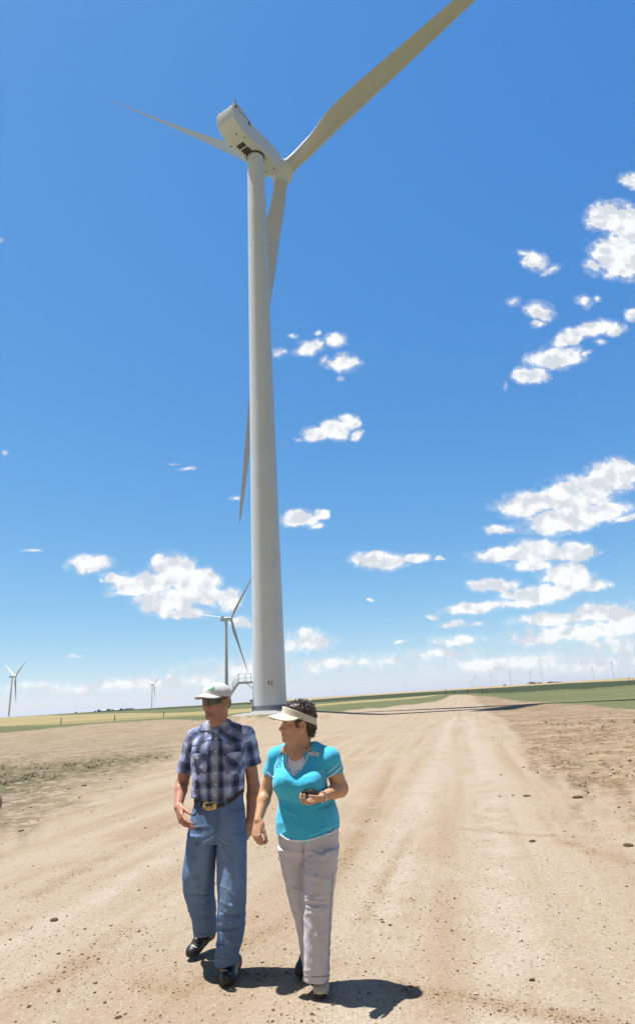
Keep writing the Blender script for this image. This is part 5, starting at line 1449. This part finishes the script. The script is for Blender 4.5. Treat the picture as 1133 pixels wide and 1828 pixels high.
tipsL, gl, gn_, gf = add_hand(bw, cL, at(541, 1437, 3.87) - cL, GN, 1, [(.35, .75, .6), (.35, .8, .65), (.4, .8, .65), (.4, .8, .6)], .98, spread=.03, thumb=(.85, .45, .3), tcurl=.2)
for rows_ in ([(525, 1500, 4.16), (539, 1610, 4.19), (556, 1740, 4.30)], [(575, 1500, 4.13), (568, 1610, 4.08), (571, 1738, 4.09), (571, 1768, 4.075)]):
    ps = [at(*q) for q in rows_]; rs = (.075, .045, .032, .032)
    for i in range(len(ps) - 1): bw.cap(ps[i], ps[i + 1], rs[i], rs[i + 1], .02)
def col_skin_wom(P):
    n_ = fbm(P, 18, 3, 80)[:, None]; c = np.tile([.52, .285, .165], (len(P), 1)) * (1 + .13 * n_)
    hnd = (smooth01(P[:, 2], 1.02, .85) * (P[:, 2] > .6))[:, None]; c = c * (1 - hnd * .25) + np.array([.50, .28, .20]) * hnd * .25
    head_paint(P, HW, c, (.36, .14, .12), (.10, .065, .045), (.06, .045, .03))
    return c
vol_mesh('body', bw, skin_f, wom, col_skin_wom)
# hair: a short layered crop with separate locks
hw = Vol(fbox(HW, (-.11, -.14, -.12), (.11, .11, .17)), .01, .0032)
hw.ell(HW(0, -.026, .050), np.array([.085, .102, .086]), HW.M, .01)
hw.ell(HW(0, -.010, .080), np.array([.072, .088, .055]), HW.M, .03)
hw.ell(HW(0, -.078, -.020), np.array([.066, .046, .072]), HW.M, .02)
for q in (-1, 1):
    hw.cap(HW(q * .073, .030, .035), HW(q * .070, .026, -.016), .014, .006, .012)
    hw.ell(HW(q * .080, -.012, -.012), np.array([.012, .022, .034]), HW.M, .004, 'c')
hw.fn(hw.lo, hw.lo + hw.n * hw.h, lambda X, Y, Z: (lambda l: np.maximum(-(l[1] - .040), l[2] - .062))(HW.loc(X, Y, Z)), .006, 'c')
hw.band(lambda P: .0065 * fbm(HW.inv(P), (34, 26, 30), 3, 81) + .0022 * fbm(HW.inv(P), (160, 40, 90), 2, 82))
def col_hair(P):
    n_ = fbm(HW.inv(P), (220, 60, 120), 3, 83); c = np.array([.040, .026, .021]) * (1 + .5 * n_[:, None])
    return np.clip(c, .008, 1)
hair = vol_mesh('hair', hw, hair_m, wom, col_hair)
rg = np.random.RandomState(21); VH, FH = hair.data, None
hc = np.zeros(len(VH.vertices) * 3, np.float32); VH.vertices.foreach_get('co', hc); hc = hc.reshape(-1, 3); hn = np.zeros(len(hc) * 3, np.float32); VH.vertices.foreach_get('normal', hn); hn = hn.reshape(-1, 3)
wl = HW.inv(hc + np.array(wom.location)); pick = np.where((wl[:, 2] > -.08))[0]; pick = pick[rg.randint(len(pick), size=1500)]
LV, LC = [], []
for i in pick:
    p, n_ = hc[i].astype(float), hn[i].astype(float); l3 = wl[i]
    back = -HW.M[1]; dn = -HW.M[2]
    flow = back * .7 + dn * (.9 if l3[2] < .06 else .25) + rg.normal(size=3) * .22 + (HW.M[1] * .6 + HW.M[2] * .5 if l3[2] > .10 and rg.rand() < .5 else 0)
    flow = unit(flow - n_ * (flow @ n_)); ln = rg.uniform(.020, .042); lift = rg.uniform(.0, .5) * (1.7 if l3[2] > .10 else .35)
    sd_ = unit(np.cross(flow, n_)); w_ = rg.uniform(.0016, .0036)
    pts = [p - n_ * .003, p + flow * ln * .5 + n_ * (ln * .28 * lift + .002), p + flow * ln + n_ * ln * .30 * lift]
    LV.append([pts[0] - sd_ * w_, pts[0] + sd_ * w_, pts[1] - sd_ * w_ * .8 , pts[1] + sd_ * w_ * .8, pts[1] + n_ * w_, pts[2]])
    LC.append(np.array([.045, .030, .024]) * rg.uniform(.5, 2.1))
LV = np.array(LV).reshape(-1, 3); nl = len(LC)
lf = np.array([(0, 1, 3), (0, 3, 2), (0, 2, 4), (1, 4, 3), (0, 4, 1), (2, 3, 5), (2, 5, 4), (3, 4, 5)])
lk = mesh_obj('locks', LV, (lf[None] + (np.arange(nl) * 6)[:, None, None]).reshape(-1, 3), hair_m, wom, False, attrs={'col': np.repeat(np.array(LC), 6, 0)}); lk.parent = hair; lk['kind'] = 'stuff'
# visor: a slanted band round the head and a drooping bill
vb = Vol(fbox(HW, (-.12, -.16, -.06), (.12, .22, .16)), .01, .003)
def bandf(X, Y, Z):
    s_, f_, u_ = HW.loc(X, Y, Z); up = u_ - (.046 + .34 * f_)
    ring = np.abs(np.sqrt((s_ / .090) ** 2 + ((f_ + .016) / .112) ** 2) - 1 + 1.15 * np.clip(up, -.05, .05)) * .10 - .0036
    return np.maximum(ring, np.abs(up) - (.0225 + .006 * smooth01(f_, .0, .09)))
vb.fn(vb.lo, vb.lo + vb.n * vb.h, bandf, .002)
vb.band(lambda P: .0010 * fbm(P, 40, 3, 84))
visor = vol_mesh('visor', vb, visor_m, wom)
vl = Vol(fbox(HW, (-.13, -.02, -.04), (.13, .24, .13)), .01, .0028)
def billf(X, Y, Z):
    s_, f_, u_ = HW.loc(X, Y, Z)
    srf = .066 - 5.2 * s_ ** 2 - .20 * (f_ - .09)
    d = np.abs(u_ - srf) * .82 - .0034
    out = (np.sqrt((s_ / .098) ** 2 + ((f_ - .055) / .135) ** 2) - 1) * .09
    inn = (1 - np.sqrt((s_ / .090) ** 2 + ((f_ + .018) / .113) ** 2)) * .10
    return np.maximum(np.maximum(d, out), np.maximum(inn, .015 - f_))
vl.fn(vl.lo, vl.lo + vl.n * vl.h, billf, .002)
V, F = vl.mesh(); mesh_obj('bill', V - np.array(wom.location), F, visor_m, visor)
# turquoise top with white trim
TW = lofts([(1338, 512, 568, 4.17, .72), (1346, 500, 580, 4.165, .58), (1360, 489, 590, 4.155, .60), (1378, 489, 584, 4.15, .70), (1398, 489, 583, 4.14, .82), (1412, 492, 586, 4.14, .80), (1426, 497, 594, 4.15, .74), (1446, 494, 603, 4.15, .74), (1466, 491.5, 606, 4.15, .76), (1486, 492, 606, 4.15, .76), (1506, 493, 606, 4.15, .76)])
sw = Vol([at(465, 1330, 4.0), at(620, 1510, 4.0), at(540, 1320, 4.4), at(540, 1510, 4.4), at(540, 1500, 3.9)], .05, .0040)
sRe, sLe = at(484.5, 1382, 4.23), at(595.5, 1378, 4.125)
SLV = ((at(518, 1338, 4.18), aR, sRe, .054), (at(562, 1338, 4.15), aL, sLe, .060))
for a, b, e, r0 in SLV:
    d = unit(e - b); sw.cap(b, e + d * .012, r0, r0 + .006, .025)
    sw.fn(e - .12, e + .12, lambda X, Y, Z, s0=e, d=d: np.where(((X - s0[0]) ** 2 + (Y - s0[1]) ** 2 + (Z - s0[2]) ** 2) < .0095, tilt_cut(X, Y, Z, s0, d), -1), .002, 'i')
    sw.cap(b + d * .08, e + d * .03, r0 - .010, r0 - .003, .002, 'c')
sw.loft(TW, WYAW, 2.3, .02)
for a, b, e, r0 in SLV: sw.cap(a, b, .050, r0, .03)
for q in ((509, 1396, 4.035), (553, 1399, 4.01)): sw.ell(at(*q) + [0, .012, 0], (.070, .066, .066), None, .07)
sw.cap(at(537, 1328, 4.14), at(537, 1342, 4.15), .072, .064, .004, 'c')                # neck hole
VP, VG = sw.hits([(523.5, 1381), (528, 1362), (534, 1345)])
sw.cap(VP[0], VP[1], .006, .050, .004, 'c'); sw.cap(VP[1], at(535, 1337, VP[2][1] + .02), .050, .075, .004, 'c')
hemX = np.array([at(q, 1495, 4.0)[0] for q in (485, 500, 520, 542, 565, 585, 606, 620)])
hemZ = np.array([at(q, r_, 4.03)[2] for q, r_ in ((485, 1492), (500, 1496), (520, 1500), (542, 1502), (565, 1497), (585, 1490), (606, 1483), (620, 1480))])
sw.fn(sw.lo, sw.lo + sw.n * sw.h, lambda X, Y, Z: np.interp(X, hemX, hemZ) - Z + 0 * Y, .002, 'i')
def wfold(fs, v, mode, off, k=.016):
    for (x0, y0), (x1, y1), r_ in fs:
        P_, G_ = v.hits([(x0, y0), ((x0 + x1) / 2, (y0 + y1) / 2 + 1), (x1, y1)])
        for i in (0, 1): v.cap(P_[i] + G_[i] * r_ * off, P_[i + 1] + G_[i + 1] * r_ * off, r_ * (.5 if i == 0 else 1), r_ * (1 if i == 0 else .5), k, mode)
wfold([((552, 1489), (604, 1468), .008), ((500, 1422), (540, 1428), .006), ((502, 1440), (530, 1455), .006), ((588, 1428), (560, 1440), .006), ((545, 1494), (600, 1478), .006), ((574, 1374), (586, 1362), .006)], sw, 'u', -.3)
wfold([((556, 1494), (604, 1475), .006), ((496, 1424), (520, 1434), .006), ((572, 1382), (582, 1372), .008), ((592, 1432), (570, 1440), .006)], sw, 'c', .5)
sw.band(lambda P: -.0042 * (ridges(P, (7, 7, 15), 106) - .3) * smooth01(P[:, 2], 1.22, 1.10) + .0034 * fbm(P, (13, 13, 9), 3, 85) + .0010 * fbm(P, (50, 50, 30), 2, 86))
topv = sw; sw_in = None
TUR = np.array([.050, .46, .70])
top = vol_mesh('top', sw, knit_m, wom, lambda P: np.tile(TUR, (len(P), 1)) * (1 + .05 * fbm(P, 14, 3, 87)[:, None]))
uw = Vol([at(495, 1330, 4.0), at(590, 1400, 4.0), at(540, 1330, 4.35)], .04, .0040)     # white undershirt in the neckline
uw.loft([(q[0], q[1], q[2], q[3] - .005, q[4] - .004) for q in TW[:6]], WYAW, 2.3, .02)
for q in ((509, 1396, 4.035), (553, 1399, 4.01)): uw.ell(at(*q) + [0, .012, 0], (.066, .062, .062), None, .07)
uw.cap(at(537, 1326, 4.12), at(534, 1344, 4.13), .075, .064, .006, 'c')
uw.cap(VP[1] + (VP[2] - VP[1]) * .85, at(536, 1334, VP[2][1]), .046, .075, .006, 'c')
vol_mesh('undershirt', uw, white_cl, wom)
for q in ([(516, 1329), (510.5, 1345), (510.5, 1362), (514.5, 1375), (524, 1385)], [(556.5, 1322), (553, 1337), (546, 1358), (537, 1374.5), (524, 1385)]): strip('neck_trim', sw, q, .006, white_cl, wom, .0025).parent = top
for q in ([(477.2, 1378.5), (482, 1383), (489.5, 1387.5)], [(581, 1389.8), (594, 1383), (608.5, 1369.5)]): strip('sleeve_trim', sw, q, .007, white_cl, wom, .003).parent = top
strip('hem_trim', sw, [(491.5, 1492), (505, 1497), (525, 1500.5), (542, 1501.5), (560, 1497.8), (585, 1489.2), (605, 1482.5)], .008, white_cl, wom, .003).parent = top
strip('sleeve_trim', sw, [(579.5, 1381.5), (592, 1375), (604.5, 1362.5)], .003, white_cl, wom, .002).parent = top
emb = [[(503.5, 1333), (505, 1340), (502.5, 1350), (500, 1360)], [(505, 1338), (509, 1337), (509.5, 1342), (505.5, 1344)], [(503, 1347), (507.5, 1345), (507, 1350), (502.5, 1352)], [(500.5, 1352), (498, 1357), (495, 1366)], [(500, 1358), (504, 1356), (504, 1361), (500, 1363)], [(497, 1360), (500, 1364), (498, 1369)], [(504, 1342), (501, 1345), (499.5, 1350)], [(495, 1365), (493, 1369), (496, 1370)], [(500, 1363), (502, 1367), (499, 1371)]]
eo = None
for q in emb:
    e_ = strip('embroidery', sw, q, .0042, ink_m, wom, .002, n=10); e_.parent = top
tg = quad_patch('name_tag', sw, [(549.5, 1340.3), (570.5, 1343.6), (569.8, 1350.8), (549, 1347.4)], tagm, wom, 6, 5, .007, .004)
tg.parent = top
for q, m_ in (([(551, 1341.7), (555.5, 1342.3)], ink_m), ([(558, 1344.4), (568, 1346)], mat('grey_print', (.35, .36, .38), .6))): strip('badge_print', sw, q, .006 if m_ is ink_m else .003, m_, wom, .0092, n=8).parent = tg
# trousers
pw = Vol([at(480, 1465, 4.15), at(620, 1500, 4.0), at(540, 1470, 4.4), at(540, 1755, 4.35), at(590, 1755, 4.0)], .05, .0045)
pw.loft(lofts([(1472, 497, 603, 4.15, .72), (1500, 498, 604, 4.15, .74), (1514, 499, 604, 4.15, .70), (1526, 504, 600, 4.15, .56)]), WYAW, 2.3, .02)
WR = lofts([(1512, 498, 552, 4.17, 1.2), (1540, 501, 551, 4.17, 1.2), (1580, 509, 552, 4.17, 1.15), (1620, 520, 553, 4.18, 1.15), (1660, 529.5, 557, 4.21, 1.15), (1700, 536.5, 562, 4.25, 1.15), (1738, 541, 567, 4.29, 1.2)])
WL = lofts([(1512, 546, 606, 4.12, 1.2), (1550, 540.5, 602, 4.10, 1.2), (1600, 541, 595, 4.08, 1.15), (1640, 542.5, 592.5, 4.07, 1.1), (1690, 542, 589.5, 4.07, 1.1), (1746, 541, 587.5, 4.075, 1.1)])
pw.loft(WR, R(-4), 2.1, .03); pw.loft(WL, R(-4), 2.2, .02)
wfold([((545, 1600), (575, 1612), .008), ((545, 1608), (588, 1596), .008), ((548, 1618), (582, 1622), .007), ((548, 1520), (598, 1508), .007), ((552, 1532), (602, 1524), .006), ((500, 1520), (540, 1524), .006), ((545, 1560), (585, 1570), .006), ((566, 1640), (570, 1720), .006), ((512, 1580), (540, 1592), .006)], pw, 'u', -.35)
wfold([((546, 1604), (580, 1606), .006), ((547, 1614), (584, 1613), .006), ((550, 1526), (600, 1516), .006), ((541, 1505), (542, 1560), .006), ((524, 1624), (542, 1632), .006)], pw, 'c', .5)
pw.band(lambda P: -.0050 * (ridges(P, (6, 6, 16), 105) - .3) + .0036 * fbm(P, (14, 14, 9), 3, 88) + .0012 * fbm(P, (60, 60, 35), 2, 89))
for L3 in (WR, WL):
    q = min(L3, key=lambda q: q[2]); pw.cap([q[0], q[1], q[2] - .05], [q[0], q[1], q[2] + .03], q[3] - .007, q[3] - .007, .003, 'c')
trou = vol_mesh('trousers', pw, chino_m, wom, lambda P: np.tile([.53, .51, .56], (len(P), 1)) * (1 + .06 * fbm(P, 9, 3, 90)[:, None]))
seam_w = mat('trouser_seam', (.25, .225, .215), .9)
for q in ([(541, 1506), (541.5, 1530), (542, 1548)], [(593, 1560), (588, 1640), (586, 1742)]): strip('seam', pw, q, .003, seam_w, wom, .002).parent = trou
strip('hem', pw, [(541.5, 1741.5), (564, 1744), (587, 1742)], .003, seam_w, wom, .002).parent = trou
# shoes: tan sandals-like slip-ons with dark toes
g_ = hit(572, 1788); toeL = np.array([g_[0], g_[1], .004]); heL = toeL + np.array([.012, .235, .0])
g_ = hit(533, 1752); toeR = np.array([g_[0], g_[1], .004]); heR = toeR + np.array([.09, .21, .055])
for toe_, he_, ank, nm_ in ((toeL, heL, at(571, 1752, 4.11), 0), (toeR, heR, at(552, 1736, 4.33), 1)):
    v, so_, P, M = make_shoe(wom, toe_, he_, None if nm_ == 0 else ank, tan_m if nm_ == 0 else mat('dark_shoe', (.03, .025, .025), .6), mat('sole_rubber', (.22, .17, .12) if nm_ == 0 else (.02, .02, .02), .8), lace_m, .92, .018)
    if nm_ == 0:
        for q in ([(559, 1771), (571, 1765), (584, 1771)],): 
            strip('strap', v, q, .022, mat('strap_cloth', (.42, .40, .34), .8), wom, .004).parent = so_
        quad_patch('toe_cap', v, [(560, 1775), (584, 1775), (585, 1784), (558.5, 1784)], rubber_m, wom, 14, 8, .003, .003).parent = so_
# earring, bracelet
b = MB(); er = HW(.082, -.004, -.046); b.loft([er - np.array(wom.location) + np.array([0, 0, z]) + np.stack([r_ * np.cos(np.arange(12) * np.pi / 6), r_ * np.sin(np.arange(12) * np.pi / 6), np.zeros(12)], 1) for z, r_ in ((-.006, .001), (-.004, .0045), (0, .006), (.004, .0045), (.006, .001))]); b.build('earring', silver_m, wom)
wd_ = unit(cL - bL); bc = cL - wd_ * .018; e1 = unit(np.cross(wd_, [0, 0, 1])); e2 = np.cross(wd_, e1)
b = MB(); b.tube([bc - np.array(wom.location) + wd_ * .006 * math.sin(3 * t) + .0315 * (math.cos(t) * e1 + math.sin(t) * e2) for t in np.linspace(0, 2 * math.pi, 40)], .0034, 8, False); b.build('bracelet', silver_m, wom)
# folded sunglasses in her hand: a thing of its own
pc = cL + gf * .075 + gn_ * .040
eye_f = Frame(pc, 0, 0, 0, 1)
e_x = unit(gf * .9 + np.array([.0, 0, .25])); e_z = unit(gn_ - e_x * (gn_ @ e_x)); e_y = np.cross(e_z, e_x)
eg = empty('sunglasses', tuple(pc)); tag(eg, 'dark folded sunglasses held in the woman\'s left hand in front of her top', 'sunglasses')
Lx = lambda x, y, z: e_x * x + e_y * y + e_z * z
lens2 = mat('brown_lens', (.035, .014, .010), .08, spec=.8, coat=.6)
for q in (-1, 1):
    b = MB(); an = np.arange(24) * np.pi / 12
    ring = lambda r1, r2, z: np.array([Lx(q * .031 + r1 * math.copysign(abs(math.cos(t)) ** .8, math.cos(t)), z + 3 * (r1 * math.cos(t) * q + .031) ** 2 * 0, r2 * math.copysign(abs(math.sin(t)) ** .8, math.sin(t)) + .006) for t in an])
    b.loft([ring(.027, .021, -.002), ring(.028, .022, 0), ring(.027, .021, .003)]); b.build('lens', lens2, eg)
    b = MB(); b.tube([Lx(q * .031 + .0285 * math.cos(t), .0005, .022 * math.sin(t) + .006) for t in np.linspace(0, 2 * math.pi, 30)], .0028, 6, False); b.build('rim', frame_m, eg)
    b = MB(); b.tube([Lx(q * .060, 0, .016), Lx(q * .062, .012, .016), Lx(q * .02, .018 + .004 * q, .010), Lx(-q * .055, .020 + .004 * q, .0), Lx(-q * .068, .020 + .004 * q, -.010)], [.004, .004, .0035, .0032, .003], 8); b.build('temple', frame_m, eg)
b = MB(); b.tube([Lx(-.006, .001, .014), Lx(0, -.002, .017), Lx(.006, .001, .014)], .003, 8); b.build('bridge', frame_m, eg)
# ---------------- a third person at the left edge, only an elbow reaches into the picture
eE = at(-2.5, 1436, 2.6)
p3 = empty('person', (eE[0] - .36, 2.66, 0.0))
tag(p3, 'person mostly out of frame, bare bent elbow at the left edge of the picture', 'person', 'people walking along the dirt road')
bx = p3.location.x; by_ = p3.location.y; zs = eE[2] + .27
H3 = Frame((bx, by_ - .02, zs + .22), R(-15), 0, 0, 1.0)
b3 = Vol([(bx - .45, by_ - .35, .0), (bx + .45, by_ + .3, zs + .40)], .05, .007)
add_head(b3, H3)
b3.cap(H3(0, -.03, -.06), (bx, by_ + .02, zs + .02), .055, .06, .02)
b3.loft([(bx, by_ + .02, zs + .03, .10, .08), (bx, by_ + .02, zs - .05, .15, .09), (bx, by_ + .02, zs - .4, .14, .09), (bx, by_ + .02, zs - .65, .15, .10)], 0, 2.3, .02)
for q in (1, -1):
    sh = np.array([bx + q * .19, by_ + .02, zs - .01]); el = eE if q == 1 else np.array([2 * bx - eE[0], eE[1], eE[2]]); wr = el + np.array([-q * .17, -.19, .06])
    el = el - np.array([q * .036, 0, 0])
    b3.cap((bx + q * .1, by_ + .02, zs), sh, .05, .05, .02); b3.cap(sh, el, .046, .04, .02); b3.cap(el, wr, .042, .028, .02)
    add_hand(b3, wr, np.array([-q * .6, -.6, .4]), (-q * .5, .3, .6), q, [(.5, .7, .4)] * 4, 1.0)
    b3.cap((bx + q * .09, by_ + .02, zs - .65), (bx + q * .10, by_, .5), .08, .055, .02); b3.cap((bx + q * .10, by_, .5), (bx + q * .10, by_ + .03, .06), .055, .04, .02)
def col3(P):
    c = np.tile([.36, .185, .13], (len(P), 1)); head_paint(P, H3, c, (.30, .12, .10), (.12, .08, .06), (.06, .05, .04)); return c
vol_mesh('body', b3, skin_m, p3, col3)
h3 = Vol(fbox(H3, (-.1, -.13, -.09), (.1, .1, .15)), .01, .005)
h3.ell(H3(0, -.022, .048), np.array([.081, .101, .084]), H3.M, .01); h3.ell(H3(0, -.07, -.02), np.array([.062, .04, .06]), H3.M, .01)
h3.fn(h3.lo, h3.lo + h3.n * h3.h, lambda X, Y, Z: (lambda l: np.maximum(-(l[1] - .035), l[2] - .06))(H3.loc(X, Y, Z)), .004, 'c')
vol_mesh('hair', h3, hair_m, p3, lambda P: np.tile([.05, .035, .025], (len(P), 1)))
s3 = Vol([(bx - .36, by_ - .2, zs - .7), (bx + .36, by_ + .25, zs + .08)], .04, .006)
for q in (1, -1):
    sh = np.array([bx + q * .19, by_ + .02, zs - .01]); el = np.array([bx + q * .30, eE[1], eE[2]]); e_ = sh + (el - sh) * .62; d = unit(el - sh)
    s3.cap(sh, e_, .054, .064, .02); s3.fn(e_ - .1, e_ + .1, lambda X, Y, Z, s0=e_, d=d: tilt_cut(X, Y, Z, s0, d), .002, 'i'); s3.cap(sh + d * .06, e_ + d * .05, .046, .058, .002, 'c')
s3.loft([(bx, by_ + .02, zs + .045, .10, .08), (bx, by_ + .02, zs - .03, .17, .105), (bx, by_ + .02, zs - .3, .175, .115), (bx, by_ + .02, zs - .66, .175, .12)], 0, 2.3, .02)
for q in (1, -1): s3.cap((bx + q * .09, by_ + .02, zs + .01), (bx + q * .19, by_ + .02, zs - .01), .052, .056, .03)
s3.cap((bx, by_, zs + .12), (bx, by_, zs + .03), .07, .062, .004, 'c'); s3.band(lambda P: .004 * fbm(P, 14, 3, 91))
vol_mesh('shirt', s3, mat('grey_shirt', (.22, .23, .25), .85), p3)
t3 = Vol([(bx - .22, by_ - .2, .05), (bx + .22, by_ + .25, zs - .55)], .03, .007)
t3.loft([(bx, by_ + .02, zs - .60, .168, .112), (bx, by_ + .02, zs - .75, .18, .125)], 0, 2.3, .02)
for q in (1, -1): t3.loft([(bx + q * .09, by_ + .02, zs - .7, .095, .11), (bx + q * .10, by_ + .01, .5, .078, .085), (bx + q * .10, by_ + .03, .08, .072, .08)], 0, 2.1, .012)
t3.band(lambda P: .004 * fbm(P, 14, 3, 92)); vol_mesh('trousers', t3, mat('dark_trousers', (.06, .06, .07), .9), p3)
for q in (1, -1): make_shoe(p3, (bx + q * .12, by_ - .16, .004), (bx + q * .10, by_ + .12, 0.0), (bx + q * .10, by_ + .04, .12), leather_m, rubber_m, lace_m, 1.0, .018)
# ------------------------------------------------------------------ thin summer haze over the plain
hz = MB(); hz.box((0, 0, 86), (70000, 70000, 184)); hm = bpy.data.materials.new('haze_air'); hm.use_nodes = True
hn_ = hm.node_tree.nodes; hn_.remove(hn_['Principled BSDF']); pv = hn_.new('ShaderNodeVolumePrincipled')
pv.inputs['Density'].default_value = 3.6e-5; pv.inputs['Color'].default_value = (.86, .92, 1, 1); pv.inputs['Anisotropy'].default_value = .2
hm.node_tree.links.new(pv.outputs[0], hn_['Material Output'].inputs['Volume'])
ho = hz.build('haze', hm, smooth=False); tag(ho, 'pale summer haze over the plain', kind='stuff')
